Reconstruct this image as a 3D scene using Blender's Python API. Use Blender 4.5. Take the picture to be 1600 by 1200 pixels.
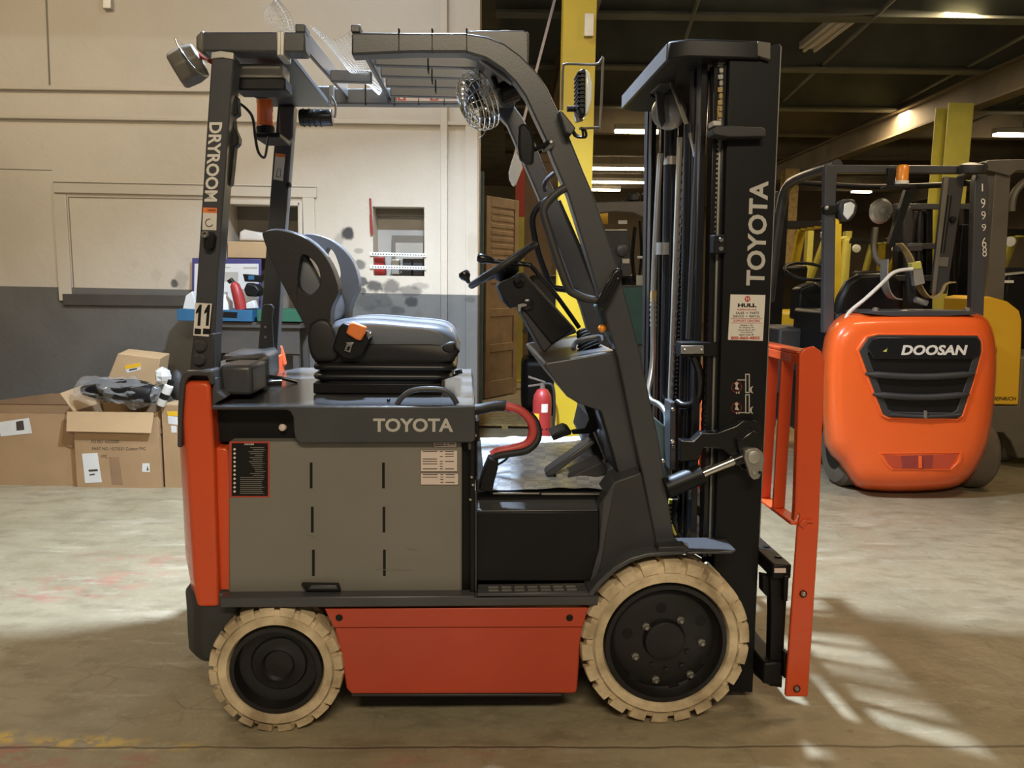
import bpy, bmesh, math, random
from mathutils import Vector, Matrix, noise
random.seed(7)
V = Vector
for _o in list(bpy.data.objects): bpy.data.objects.remove(_o)
S = bpy.context.scene
COL = S.collection
# ---------------------------------------------------------------- camera
FPX = 1202.0
PITCH, ROLL, CH = math.radians(7.8), 0.013, 1.457
RC = Matrix.Rotation(math.radians(90) - PITCH, 3, 'X') @ Matrix.Rotation(ROLL, 3, 'Z')
CAM = V((0, 0, CH))
cd = bpy.data.cameras.new('camera'); cam = bpy.data.objects.new('camera', cd); COL.objects.link(cam)
cd.sensor_width = 36.0; cd.lens = FPX / 1600 * 36; cd.clip_end = 200; cd.clip_start = .05
cam.matrix_world = Matrix.Translation(CAM) @ RC.to_4x4()
S.camera = cam
# ---------------------------------------------------------------- world, lights, exposure
w = bpy.data.worlds.new('world'); S.world = w; w.use_nodes = True
bgn = w.node_tree.nodes['Background']; bgn.inputs[0].default_value = (1.0, .88, .72, 1); bgn.inputs[1].default_value = .13
S.view_settings.view_transform = 'Standard'; S.view_settings.look = 'None'
S.view_settings.exposure = 0.0; S.view_settings.gamma = 1.0; S.view_settings.use_curve_mapping = False
def area(name, loc, target, sx, sy, power, col, spread=180):
    ld = bpy.data.lights.new(name, 'AREA'); ld.shape = 'RECTANGLE'; ld.size = sx; ld.size_y = sy
    ld.energy = power; ld.color = col; ld.spread = math.radians(spread)
    o = bpy.data.objects.new(name, ld); COL.objects.link(o); o.location = loc
    o.rotation_euler = (V(target) - V(loc)).to_track_quat('-Z', 'Y').to_euler()
    return o
COOL = (.64, .79, 1.0); WARM = (1.0, .76, .47)
area('lamp_cool_high_bay', (-.30, 3.42, 3.60), (-.30, 3.40, 0), .16, .14, 265, COOL, 130)
area('lamp_cool_wall_bay', (-.9, 4.3, 4.30), (-.9, 4.6, 0), .5, .3, 30, COOL)
area('lamp_warm_bay_left', (-3.2, 3.4, 4.3), (-3.2, 3.8, 0), 1.2, .3, 62, (1.0, .84, .61))
area('lamp_warm_bay_right', (3.2, 3.2, 4.3), (3.2, 3.6, 0), 1.2, .3, 60, WARM)
area('lamp_warm_bay_behind', (.3, -2.2, 4.3), (.2, 1.0, 0), 2.4, .5, 175, (1.0, .84, .61))
area('lamp_aisle', (4.2, 7.4, 4.0), (4.0, 7.4, 0), 1.2, .3, 90, WARM)
area('fill_aisle_middle', (1.6, 10.6, 3.8), (1.6, 10.6, 0), 1.2, .3, 70, WARM)  # added fill light, brightens the background left of the mast; no fixture there
area('lamp_aisle_far', (5.0, 11.5, 3.9), (5.0, 11.5, 0), 1.2, .3, 90, WARM)

# ---------------------------------------------------------------- helpers
def ray(px, py): return RC @ V(((px - 800) / FPX, -(py - 600) / FPX, -1))
def G(px, py, z=0.0):
    d = ray(px, py); t = (z - CH) / d.z; return CAM + d * t
def PW(px, py, Y):
    d = ray(px, py); return CAM + d * (Y / d.y)
A0 = G(1043, 1133); B0 = G(430, 1147)
YAW = math.atan2(A0.y - B0.y, A0.x - B0.x)
WID = 1.06; HALF = WID / 2; XOFF = -.55
EX = V((math.cos(YAW), math.sin(YAW), 0)); EY = V((-EX.y, EX.x, 0))
ORG = A0 + EX * XOFF + EY * HALF           # base centre of the lift truck
def L(x, d, z): return V((x, d - HALF, z))   # truck frame: x along, d = depth from the near wheel face
def PL(px, py, d):
    r = ray(px, py); o = CAM - ORG; q = d - HALF
    t = (q - o.dot(EY)) / r.dot(EY); p = o + r * t
    return V((p.dot(EX), q, p.z))
def GL(px, py, z):                            # pixel on the horizontal plane z, truck frame
    r = ray(px, py); t = (z - CH) / r.z; p = CAM + r * t - ORG
    return V((p.dot(EX), p.dot(EY), z))
def GX(px, py, x):                            # pixel on the plane x = const, truck frame
    r = ray(px, py); o = CAM - ORG; t = (x - o.dot(EX)) / r.dot(EX); p = o + r * t
    return V((x, p.dot(EY), p.z))

class MB:
    def __init__(s): s.v = []; s.f = []
    def add(s, vs, fs):
        n = len(s.v); s.v += [tuple(a) for a in vs]; s.f += [tuple(i + n for i in f) for f in fs]; return s
    def box(s, x0, x1, y0, y1, z0, z1):
        return s.add([(x0,y0,z0),(x1,y0,z0),(x1,y1,z0),(x0,y1,z0),(x0,y0,z1),(x1,y0,z1),(x1,y1,z1),(x0,y1,z1)],
              [(0,3,2,1),(4,5,6,7),(0,1,5,4),(1,2,6,5),(2,3,7,6),(3,0,4,7)])
    def prism(s, pts, vec):
        n = len(pts); vec = V(vec); a = [V(p) for p in pts]; b = [p + vec for p in a]
        return s.add(a + b, [tuple(range(n)), tuple(range(2*n-1, n-1, -1))] + [(i, (i+1) % n, n+(i+1) % n, n+i) for i in range(n)])
    def loft(s, rings, cap=True, closed=True):
        n = len(rings[0]); vs = [p for r in rings for p in r]; fs = []
        for k in range(len(rings)-1):
            for i in range(n if closed else n-1):
                j = (i+1) % n; fs.append((k*n+i, k*n+j, (k+1)*n+j, (k+1)*n+i))
        if cap: fs += [tuple(range(n)), tuple(range(len(vs)-1, len(vs)-n-1, -1))]
        return s.add(vs, fs)
    def ringprism(s, outer, inner, vec):       # polygon with a hole, same point count
        n = len(outer); vec = V(vec); o = [V(p) for p in outer]; i_ = [V(p) for p in inner]
        vs = o + i_ + [p+vec for p in o] + [p+vec for p in i_]; fs = []
        for k in range(n):
            j = (k+1) % n
            fs += [(k, j, n+j, n+k), (2*n+k, 3*n+k, 3*n+j, 2*n+j), (k, 2*n+k, 2*n+j, j), (n+k, n+j, 3*n+j, 3*n+k)]
        return s.add(vs, fs)
    def tube(s, path, r, n=8, closed=False, r2=None):
        P = [V(p) for p in path]; m = len(P); rings = []; up = None
        for i in range(m):
            if closed: t = P[(i+1) % m] - P[i-1]
            else: t = P[min(i+1, m-1)] - P[max(i-1, 0)]
            if t.length < 1e-9: t = V((0,0,1))
            t.normalize()
            if up is None: up = V((0,0,1)) if abs(t.z) < .9 else V((0,1,0))
            a = up - t * up.dot(t); a.normalize(); up = a; b = t.cross(a)
            rr = r[i] if isinstance(r, (list, tuple)) else r
            rings.append([P[i] + (a*math.cos(2*math.pi*k/n) + b*math.sin(2*math.pi*k/n)) * rr for k in range(n)])
        if closed: rings.append(rings[0]); return s.loft(rings, cap=False)
        return s.loft(rings)
    def lathe(s, prof, org, axis, n=32, cap=True):   # prof: (radius, along)
        ax = V(axis).normalized(); a = ax.orthogonal().normalized(); b = ax.cross(a); org = V(org)
        rings = [[org + ax*t + (a*math.cos(2*math.pi*k/n) + b*math.sin(2*math.pi*k/n))*max(r, 1e-4) for k in range(n)] for r, t in prof]
        return s.loft(rings, cap=cap)
    def cyl(s, a, b, r, n=16, r2=None):
        a = V(a); b = V(b); return s.lathe([(r, 0), (r if r2 is None else r2, (b-a).length)], a, b-a, n)
def lerp(a, b, t): return a + (b - a) * t
def smooth_path(pts, k=6, closed=False):
    P = [V(p) for p in pts]; n = len(P); out = []
    g = (lambda i: P[i % n]) if closed else (lambda i: P[max(0, min(n-1, i))])
    for i in range(n if closed else n-1):
        p0, p1, p2, p3 = g(i-1), g(i), g(i+1), g(i+2)
        for j in range(k):
            t = j / k
            out.append(.5*((2*p1) + (p2-p0)*t + (2*p0-5*p1+4*p2-p3)*t*t + (3*p1-p0-3*p2+p3)*t**3))
    if not closed: out.append(P[-1])
    return out
WROOT = set()
def B(name, mb, m, parent=None, bevel=0.0, smooth=0, seg=2, sub=0):
    me = bpy.data.meshes.new(name); me.from_pydata(mb.v, [], mb.f)
    bm = bmesh.new(); bm.from_mesh(me)
    bmesh.ops.recalc_face_normals(bm, faces=bm.faces[:]); bm.to_mesh(me); bm.free()
    me.materials.append(MAT[m] if isinstance(m, str) else m)
    if smooth or bevel or sub:
        for p in me.polygons: p.use_smooth = True
        me.set_sharp_from_angle(angle=math.radians(smooth if smooth else 35))
    o = bpy.data.objects.new(name, me); COL.objects.link(o)
    if parent is not None:
        o.parent = parent
        if parent.name in WROOT: o.matrix_parent_inverse = parent.matrix_basis.inverted()
    if bevel:
        md = o.modifiers.new('bevel', 'BEVEL'); md.width = bevel; md.segments = seg; md.limit_method = 'ANGLE'; md.angle_limit = math.radians(40); md.harden_normals = False
    if sub:
        md = o.modifiers.new('sub', 'SUBSURF'); md.levels = sub; md.render_levels = sub
    return o
def tag(o, label, cat, group=None):
    o['label'] = label; o['category'] = cat
    if group: o['group'] = group
    return o
def struct(o): o['kind'] = 'structure'; return o
def thing(name, loc, label, cat, group=None, world=True):
    o = bpy.data.objects.new(name, None); COL.objects.link(o); o.location = loc; o.empty_display_size = .1
    if world: WROOT.add(o.name)
    return tag(o, label, cat, group)
def text(s, bl, rv, uv, m, parent, name='lettering', off=.018, shear=0.0, lift=.0):
    c = bpy.data.curves.new('t', 'FONT'); c.body = s; c.size = 1; c.offset = off; c.shear = shear; c.resolution_u = 3
    o = bpy.data.objects.new('t', c); COL.objects.link(o)
    me = bpy.data.meshes.new_from_object(o.evaluated_get(bpy.context.evaluated_depsgraph_get()))
    bpy.data.objects.remove(o); bpy.data.curves.remove(c)
    xs = [v.co.x for v in me.vertices]; ys = [v.co.y for v in me.vertices]
    x0, x1, y0, y1 = min(xs), max(xs), min(ys), max(ys); bl = V(bl); rv = V(rv); uv = V(uv)
    nn = rv.cross(uv).normalized() * lift
    mb = MB(); mb.v = [tuple(bl + rv*((v.co.x-x0)/(x1-x0)) + uv*((v.co.y-y0)/(y1-y0)) + nn) for v in me.vertices]
    mb.f = [tuple(p.vertices) for p in me.polygons]
    bpy.data.meshes.remove(me)
    return B(name, mb, m, parent)
def slab(q, t):                                 # thin slab from 4 points, t = thickness along +normal
    q = [V(a) for a in q]; nv = (q[1]-q[0]).cross(q[3]-q[0]).normalized() * t
    return MB().prism(q, nv)
def pillow(prof, vec, r=.02, k=3):              # rounded solid: profile swept along vec, ends shrunk
    vec = V(vec); c = sum((V(p) for p in prof), V((0,0,0))) / len(prof); ln = vec.length; u = vec.normalized()
    size = max((V(p)-c).length for p in prof); rings = []
    for i in range(k+1):
        a = math.pi/2*i/k; rings.append((r*(1-math.sin(a)), r*(1-math.cos(a)) if False else r*(1-math.sin(a))))
    out = []
    for i in range(k+1):
        a = math.pi/2*i/k; ins = r*(1-math.sin(a)); t = r*(1-math.cos(a))
        out.append((ins, t))
    seq = out + [(i_, ln - t) for i_, t in reversed(out)]
    R = []
    for ins, t in seq:
        f = 1 - ins/size*1.6
        R.append([c + (V(p)-c)*f + u*t for p in prof])
    return MB().loft(R)

# ---------------------------------------------------------------- materials
MAT = {}
def mat(name, col, rough=.5, metal=0.0, var=.0, vscale=6.0, bump=0.0, bscale=80.0, emit=0.0, alpha=1.0, trans=0.0, coat=0.0, col2=None, spec=.5):
    m = bpy.data.materials.new(name); m.use_nodes = True; nt = m.node_tree; b = nt.nodes['Principled BSDF']
    b.inputs['Base Color'].default_value = (*col, 1); b.inputs['Roughness'].default_value = rough; b.inputs['Metallic'].default_value = metal
    b.inputs['Coat Weight'].default_value = coat; b.inputs['Specular IOR Level'].default_value = spec
    tc = nt.nodes.new('ShaderNodeTexCoord')
    if var:
        n = nt.nodes.new('ShaderNodeTexNoise'); n.inputs['Scale'].default_value = vscale; n.inputs['Detail'].default_value = 5
        nt.links.new(tc.outputs['Object'], n.inputs['Vector'])
        mx = nt.nodes.new('ShaderNodeMix'); mx.data_type = 'RGBA'
        c2 = col2 if col2 else tuple(c*(1-var) for c in col)
        cr = nt.nodes.new('ShaderNodeMapRange'); cr.inputs[1].default_value = .35; cr.inputs[2].default_value = .7
        nt.links.new(n.outputs[0], cr.inputs[0]); nt.links.new(cr.outputs[0], mx.inputs[0])
        mx.inputs[6].default_value = (*col, 1); mx.inputs[7].default_value = (*c2, 1)
        nt.links.new(mx.outputs[2], b.inputs['Base Color'])
    if bump:
        n = nt.nodes.new('ShaderNodeTexNoise'); n.inputs['Scale'].default_value = bscale; n.inputs['Detail'].default_value = 3
        nt.links.new(tc.outputs['Object'], n.inputs['Vector'])
        bp = nt.nodes.new('ShaderNodeBump'); bp.inputs['Strength'].default_value = bump; bp.inputs['Distance'].default_value = .01
        nt.links.new(n.outputs[0], bp.inputs['Height']); nt.links.new(bp.outputs[0], b.inputs['Normal'])
    if emit:
        b.inputs['Emission Color'].default_value = (*col, 1); b.inputs['Emission Strength'].default_value = emit
    if alpha < 1: b.inputs['Alpha'].default_value = alpha
    if trans: b.inputs['Transmission Weight'].default_value = trans
    MAT[name] = m; return m
mat('charcoal', (.062, .063, .068), .34, var=.15, bump=.03, bscale=220)
mat('charcoal_flat', (.038, .037, .038), .52, var=.2, bump=.08, bscale=300)
mat('black', (.008, .008, .009), .45, var=.2, spec=.3)
mat('black_gloss', (.010, .010, .011), .22)
mat('rubber', (.014, .014, .015), .6, var=.3)
mat('bellows', (.010, .010, .011), .38)
mat('vinyl', (.13, .146, .172), .34, bump=.02, bscale=260)
mat('deck', (.070, .072, .078), .18, var=.15, spec=.6)
mat('vinyl_shell', (.014, .013, .013), .5, bump=.10, bscale=350)
mat('orange', (.74, .092, .022), .33, var=.10, vscale=2, coat=.25)
mat('orange_dark', (.54, .070, .030), .38, var=.12, vscale=3)
mat('orange_rear', (.90, .135, .022), .28, var=.06, vscale=2, coat=.35)
mat('batt_grey', (.215, .198, .168), .42, var=.10, vscale=3, bump=.02)
mat('tire', (.78, .63, .41), .7, var=.45, vscale=11, bump=.3, bscale=60, col2=(.36, .27, .16))
mat('tire_dark', (.13, .105, .075), .85, var=.4)
mat('hub', (.012, .011, .011), .45, var=.3, bump=.06, bscale=120)
mat('steel', (.52, .50, .47), .32, .9)
mat('alu', (.46, .44, .40), .38, .25, var=.1)
mat('steel_dull', (.40, .38, .34), .45, .75, var=.25)
mat('chrome', (.72, .70, .66), .14, 1.0)
mat('zinc', (.55, .53, .48), .42, .7, var=.2)
mat('white', (.80, .79, .75), .5)
mat('decal_white', (.74, .70, .64), .5)
mat('logo', (.50, .48, .43), .5)
mat('decal_pink', (.72, .60, .54), .5)
mat('decal_black', (.008, .007, .007), .5, spec=.3)
mat('decal_red', (.50, .05, .03), .5)
mat('decal_orange', (.85, .22, .05), .5)
mat('red', (.34, .030, .028), .4)
mat('red_cable', (.55, .07, .065), .42)
mat('amber', (.80, .17, .03), .25, coat=.5)
mat('amber_bright', (.85, .30, .03), .25, coat=.5)
mat('glass', (.75, .80, .80), .12, coat=.6)
mat('net', (.62, .62, .60), .6)
mat('paper', (.75, .75, .73), .7, var=.1)
mat('sheet', (.62, .64, .66), .45, var=.25, vscale=24, bump=.2, bscale=30)
mat('yellow_col', (.62, .43, .025), .45, var=.10, vscale=4)
mat('yellow_truck', (.70, .53, .035), .40, var=.15)
mat('yellow_pale', (.56, .52, .10), .45, var=.15)
mat('yellow_jh', (.86, .50, .03), .38)
mat('grey_frame', (.145, .130, .105), .5, var=.15)
mat('teal', (.02, .085, .082), .5, var=.2)
mat('teal_post', (.13, .20, .22), .6, var=.3)
mat('wood_door', (.30, .205, .12), .6, var=.25, vscale=8)
mat('wood', (.42, .30, .12), .8, var=.4, vscale=18)
mat('card', (.42, .27, .14), .8, var=.12, vscale=5)
mat('card_light', (.55, .38, .21), .8, var=.12, vscale=5)
mat('card_dark', (.30, .185, .10), .85, var=.15)
mat('ink', (.06, .045, .035), .8)
mat('plastic_wrap', (.55, .55, .55), .08, alpha=.26)
mat('blue_tray', (.03, .13, .26), .5, var=.2)
mat('green_tray', (.03, .12, .07), .5, var=.2)
mat('purple', (.07, .06, .20), .5)
mat('bench', (.075, .066, .056), .7, var=.2)
mat('beam', (.20, .21, .175), .8, var=.35, vscale=2)
mat('beam_warm', (.20, .165, .11), .8, var=.35, vscale=2)
mat('ceil', (.22, .21, .175), .9, var=.4, vscale=1.5)
mat('far_wall', (.42, .34, .24), .85, var=.2, vscale=1)
mat('red_paint', (.30, .04, .03), .6)
mat('conduit', (.56, .54, .48), .5, var=.1)
mat('tube_emit', (1.0, .80, .52), .5, emit=42)
mat('lamp_emit', (1.0, .86, .62), .5, emit=30)
mat('seam', (.20, .175, .14), .9)
mat('wall_white', (.58, .51, .41), .8, var=.07, vscale=1.2, bump=.10, bscale=18)
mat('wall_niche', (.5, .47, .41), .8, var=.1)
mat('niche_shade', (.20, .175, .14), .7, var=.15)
# ================================================================ SETTING
WY = 5.75
def nodes_mat(name):
    m = bpy.data.materials.new(name); m.use_nodes = True; MAT[name] = m; nt = m.node_tree
    return m, nt, nt.nodes['Principled BSDF']
class NT:
    def __init__(s, nt): s.nt = nt; s.geo = nt.nodes.new('ShaderNodeNewGeometry'); s.sep = nt.nodes.new('ShaderNodeSeparateXYZ'); nt.links.new(s.geo.outputs[0], s.sep.inputs[0])
    def lk(s, v, sock):
        if isinstance(v, (int, float)): sock.default_value = v
        elif isinstance(v, tuple): sock.default_value = (*v, 1) if len(v) == 3 and len(sock.default_value) == 4 else v
        else: s.nt.links.new(v, sock)
    def m(s, op, a, b=0.0, c=0.0, clamp=False):
        n = s.nt.nodes.new('ShaderNodeMath'); n.operation = op; n.use_clamp = clamp
        s.lk(a, n.inputs[0]); s.lk(b, n.inputs[1]); s.lk(c, n.inputs[2]); return n.outputs[0]
    def noise(s, scale, detail=4, vec=None, rough=.55):
        n = s.nt.nodes.new('ShaderNodeTexNoise'); n.inputs['Scale'].default_value = scale; n.inputs['Detail'].default_value = detail; n.inputs['Roughness'].default_value = rough
        s.nt.links.new(vec if vec else s.geo.outputs[0], n.inputs['Vector']); return n.outputs[0]
    def rng(s, v, a, b, c=0.0, d=1.0):
        n = s.nt.nodes.new('ShaderNodeMapRange'); n.interpolation_type = 'SMOOTHSTEP'; s.lk(v, n.inputs[0])
        for i, q in enumerate((a, b, c, d)): n.inputs[i+1].default_value = q
        return n.outputs[0]
    def mix(s, f, a, b):
        n = s.nt.nodes.new('ShaderNodeMix'); n.data_type = 'RGBA'; s.lk(f, n.inputs[0]); s.lk(a, n.inputs[6]); s.lk(b, n.inputs[7]); return n.outputs[2]
    def scaled(s, sx, sy, sz):
        n = s.nt.nodes.new('ShaderNodeMapping'); n.inputs['Scale'].default_value = (sx, sy, sz); s.nt.links.new(s.geo.outputs[0], n.inputs[0]); return n.outputs[0]
# ---- floor
m, nt, b = nodes_mat('concrete'); n = NT(nt); X, Yc, Z = n.sep.outputs
base = n.mix(n.rng(n.noise(.9, 6), .35, .68), (.345, .295, .195), (.255, .215, .135))
base = n.mix(n.m('MULTIPLY', n.rng(n.noise(5, 6, n.scaled(1, 2.2, 1)), .44, .70), .6), base, (.19, .155, .095))
base = n.mix(n.m('MULTIPLY', n.rng(n.noise(34, 4), .52, .8), .4), base, (.44, .39, .29))
scr = n.rng(n.noise(2.6, 8, n.scaled(.6, 3.0, 1), .75), .55, .63)
base = n.mix(n.m('MULTIPLY', scr, .35), base, (.47, .42, .32))
scr2 = n.rng(n.noise(3.4, 8, n.scaled(2.2, .9, 1), .75), .58, .66)
base = n.mix(n.m('MULTIPLY', scr2, .40), base, (.17, .135, .08))
def spot(px, py, rx, ry):                    # soft mask round a floor point
    g = G(px, py); dx = n.m('DIVIDE', n.m('SUBTRACT', X, g.x), rx); dy = n.m('DIVIDE', n.m('SUBTRACT', Yc, g.y), ry)
    return n.rng(n.m('SQRT', n.m('ADD', n.m('MULTIPLY', dx, dx), n.m('MULTIPLY', dy, dy))), .2, 1.0, 1.0, 0.0)
nz = n.rng(n.noise(7, 6, n.scaled(1, 2, 1), .7), .48, .60)
for (px, py, rx, ry, st) in [(130, 915, .42, .24, .75), (215, 870, .5, .14, .45), (250, 890, .35, .2, .4), (15, 1185, .3, .14, .9), (205, 1192, .16, .09, .7), (720, 1196, .4, .1, .6), (70, 930, .3, .12, .55)]:
    base = n.mix(n.m('MULTIPLY', n.m('MULTIPLY', spot(px, py, rx, ry), nz), st*.75), base, (.36, .125, .095))
for (px, py, rx, ry, st) in [(15, 1152, .09, .05, .9), (130, 1160, .28, .05, .8), (260, 1166, .25, .035, .4)]:
    base = n.mix(n.m('MULTIPLY', n.m('MULTIPLY', spot(px, py, rx, ry), n.rng(n.noise(16, 5), .42, .55)), st), base, (.62, .42, .09))
# joint across the floor in front of the truck
g1, g2 = G(40, 1168), G(1580, 1166); sl = (g2.y-g1.y)/(g2.x-g1.x)
dj = n.m('ABSOLUTE', n.m('ADD', n.m('SUBTRACT', n.m('SUBTRACT', Yc, g1.y), n.m('MULTIPLY', n.m('SUBTRACT', X, g1.x), sl)), n.m('MULTIPLY', n.m('SUBTRACT', n.noise(5, 5), .5), .035)))
joint = n.rng(dj, .002, .007, 1.0, 0.0)
base = n.mix(n.m('MULTIPLY', joint, .75), base, (.10, .075, .045))
vo = nt.nodes.new('ShaderNodeTexVoronoi'); vo.feature = 'DISTANCE_TO_EDGE'; vo.inputs['Scale'].default_value = 7; vo.inputs['Randomness'].default_value = .8
nt.links.new(n.scaled(1, 1.4, 1), vo.inputs['Vector'])
crk = n.m('MULTIPLY', n.rng(vo.outputs[0], .01, .06, 1.0, 0.0), n.m('MULTIPLY', spot(150, 1080, 1.0, .42), n.rng(n.noise(3, 2), .4, .6)))
base = n.mix(n.m('MULTIPLY', crk, .45), base, (.20, .15, .09))
spk = n.rng(n.noise(10, 2, n.scaled(1, 1.6, 1)), .70, .76)
base = n.mix(n.m('MULTIPLY', spk, .6), base, (.13, .10, .06))
nt.links.new(base, b.inputs['Base Color'])
nt.links.new(n.rng(n.noise(4, 5), .3, .7, .38, .62), b.inputs['Roughness'])
bp = nt.nodes.new('ShaderNodeBump'); bp.inputs['Strength'].default_value = .5; bp.inputs['Distance'].default_value = .012
hgt = n.m('SUBTRACT', n.m('ADD', n.noise(14, 6), n.m('MULTIPLY', n.noise(3, 3), .8)), n.m('ADD', n.m('MULTIPLY', joint, .6), n.m('MULTIPLY', crk, .3)))
nt.links.new(hgt, bp.inputs['Height']); nt.links.new(bp.outputs[0], b.inputs['Normal'])
struct(B('floor', MB().box(-9, 14, -4, 28, -.1, 0), 'concrete'))
# ---- painted wall
m, nt, b = nodes_mat('painted_wall'); n = NT(nt); X, Yc, Z = n.sep.outputs
w1, w2 = PW(0, 447, WY), PW(745, 461, WY); sl = (w2.z-w1.z)/(w2.x-w1.x)
zb = n.m('ADD', n.m('MULTIPLY', n.m('SUBTRACT', X, w1.x), sl), w1.z)
low = n.rng(n.m('SUBTRACT', zb, Z), -.004, .004)
wh = n.mix(n.rng(n.noise(1.3, 5), .35, .7), (.60, .53, .43), (.54, .47, .375))
wh = n.mix(n.m('MULTIPLY', n.rng(n.noise(9, 6, n.scaled(1, 1, .5), .7), .60, .78), .35), wh, (.42, .35, .25))
ztop = PW(100, 57, WY).z
wh = n.mix(n.rng(n.m('SUBTRACT', Z, ztop), -.03, .03, 0, .5), wh, (.47, .385, .28))
gr = n.mix(n.rng(n.noise(3, 4), .35, .7), (.140, .133, .120), (.120, .113, .102))
base = n.mix(low, wh, gr)
rag = n.noise(16, 4)
def blot(px, py, rx, rz, st, col):
    global base
    p = PW(px, py, WY); s_ = WY / FPX
    dx = n.m('DIVIDE', n.m('SUBTRACT', X, p.x), rx*s_); dz = n.m('DIVIDE', n.m('SUBTRACT', Z, p.z), rz*s_)
    d = n.m('ADD', n.m('SQRT', n.m('ADD', n.m('MULTIPLY', dx, dx), n.m('MULTIPLY', dz, dz))), n.m('MULTIPLY', n.m('SUBTRACT', rag, .5), 1.1))
    base = n.mix(n.m('MULTIPLY', n.rng(d, .6, 1.15, 1.0, 0.0), st), base, col)
BK = (.025, .025, .027)
for q in [(544,365,11,11,.95), (563,413,9,8,.7), (272,443,7,7,.85), (283,437,12,14,.25), (585,447,13,10,.85), (566,440,8,9,.85), (567,455,6,7,.8), (612,448,17,12,.7), (640,455,20,9,.6), (655,447,16,6,.35),
          (575,472,22,14,.45), (600,470,14,12,.45), (643,472,11,9,.9), (622,486,12,9,.5), (600,484,30,9,.35), (578,500,18,7,.3), (560,392,8,5,.4), (530,375,8,10,.3), (653,497,9,12,.2), (735,468,10,6,.4), (535,450,16,10,.4)]:
    blot(*q, BK)
for q in [(244,430,10,12,.25), (210,412,5,9,.2), (105,437,8,16,.25), (738,385,9,26,.35)]: blot(*q, (.42, .36, .24))
nt.links.new(base, b.inputs['Base Color']); b.inputs['Roughness'].default_value = .7
bp = nt.nodes.new('ShaderNodeBump'); bp.inputs['Strength'].default_value = .25; bp.inputs['Distance'].default_value = .01
nt.links.new(n.noise(22, 5), bp.inputs['Height']); nt.links.new(bp.outputs[0], b.inputs['Normal'])
# wall with two niches
xr = PW(748, 300, WY).x
holes = [(PW(352, 400, WY).x, PW(468, 400, WY).x, PW(400, 500, WY).z, PW(420, 318, WY).z), (PW(583, 400, WY).x, PW(663, 400, WY).x, PW(620, 431, WY).z, PW(620, 323, WY).z)]
xs = sorted({-7.0, xr} | {h[0] for h in holes} | {h[1] for h in holes}); zs = sorted({0.0, 4.6} | {h[2] for h in holes} | {h[3] for h in holes})
wb = MB()
for i in range(len(xs)-1):
    j = 0
    while j < len(zs)-1:
        cx, cz = (xs[i]+xs[i+1])/2, (zs[j]+zs[j+1])/2
        if not any(h[0] < cx < h[1] and h[2] < cz < h[3] for h in holes):
            wb.box(xs[i], xs[i+1], WY, WY+.30, zs[j], zs[j+1])
        j += 1
wall = struct(B('wall_left', wb, 'painted_wall'))
for k, h in enumerate(holes):
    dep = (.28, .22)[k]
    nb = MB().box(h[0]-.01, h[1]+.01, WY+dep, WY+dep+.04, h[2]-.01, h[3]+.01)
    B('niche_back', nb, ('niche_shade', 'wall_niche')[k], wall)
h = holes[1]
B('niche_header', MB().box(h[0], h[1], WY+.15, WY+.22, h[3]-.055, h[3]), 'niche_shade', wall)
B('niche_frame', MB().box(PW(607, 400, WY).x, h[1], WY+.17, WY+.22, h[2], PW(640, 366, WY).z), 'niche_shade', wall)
B('niche_glass', MB().box(PW(613, 400, WY).x, PW(657, 400, WY).x, WY+.155, WY+.17, h[2]+.05, PW(640, 378, WY).z), 'zinc', wall)
def strip(name, p, q, hgt, mt, t=.02, parent=wall):
    a, c = PW(*p, WY), PW(*q, WY); d = (c-a).normalized(); u = V((-d.z, 0, d.x))*hgt/2
    mb = MB().prism([a-u, c-u, c+u, a+u], (0, -t, 0)); return B(name, mb, mt, parent, bevel=.004)
def strip3(nm, *a, **k): o = strip(nm, *a, parent=None, **k); return struct(o)
strip3('trim_1', (-300, 133), (748, 147), .030, 'wall_white', t=.03)
strip3('trim_2', (-300, 178), (748, 194), .028, 'wall_white', t=.03)
strip3('trim_3', (-300, 181), (700, 191), .008, 'seam', t=.002)
strip3('trim_4', (-300, 130), (748, 145), .010, 'seam', t=.004)
strip3('trim_5', (72, -20), (78, 134), .012, 'seam', t=.006)
strip3('trim_6', (85, 292), (495, 300), .085, 'wall_white', t=.018)
strip3('trim_7', (94, 304), (104, 470), .095, 'wall_white', t=.016)
strip3('trim_8', (482, 306), (487, 470), .085, 'wall_white', t=.016)
strip3('trim_9', (100, 468), (300, 470), .085, 'bench', t=.02)
strip3('trim_10', (85, 285), (495, 293), .005, 'seam', t=.022)
strip3('trim_11', (107, 308), (350, 312), .006, 'seam', t=.004)
strip3('trim_12', (107, 308), (116, 457), .007, 'seam', t=.004)
strip3('trim_13', (0, 264), (82, 266), .005, 'seam', t=.003)
strip3('trim_14', (355, 316), (470, 319), .03, 'wall_white', t=.03)
strip3('trim_15', (470, 316), (472, 500), .03, 'wall_white', t=.03)
strip3('trim_16', (737, 192), (737, 720), .09, 'painted_wall', t=.025)
strip3('trim_17', (694, -20), (695, 730), .050, 'painted_wall', t=.045)
# perforated shelf rails across the small niche
for k, (y0, y1) in enumerate([(397, 399), (417, 419)]):
    t = thing('shelf_rail', PW(620, y0, WY), ('upper', 'lower')[k] + ' of two perforated steel rails across the small wall niche', 'rail', 'rails across the small niche')
    o = strip('bar', (578, y0), (666, y1), .028, 'white', t=.012, parent=t)
    hb = MB()
    for i in range(20):
        c = PW(583 + i*4.2, y0 + (y1-y0)*i/20, WY) + V((0, -.0125, 0)); hb.box(c.x-.004, c.x+.004, c.y-.0005, c.y+.0005, c.z-.004, c.z+.004)
    B('perforation', hb, 'decal_black', t)['kind'] = 'stuff'
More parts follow.
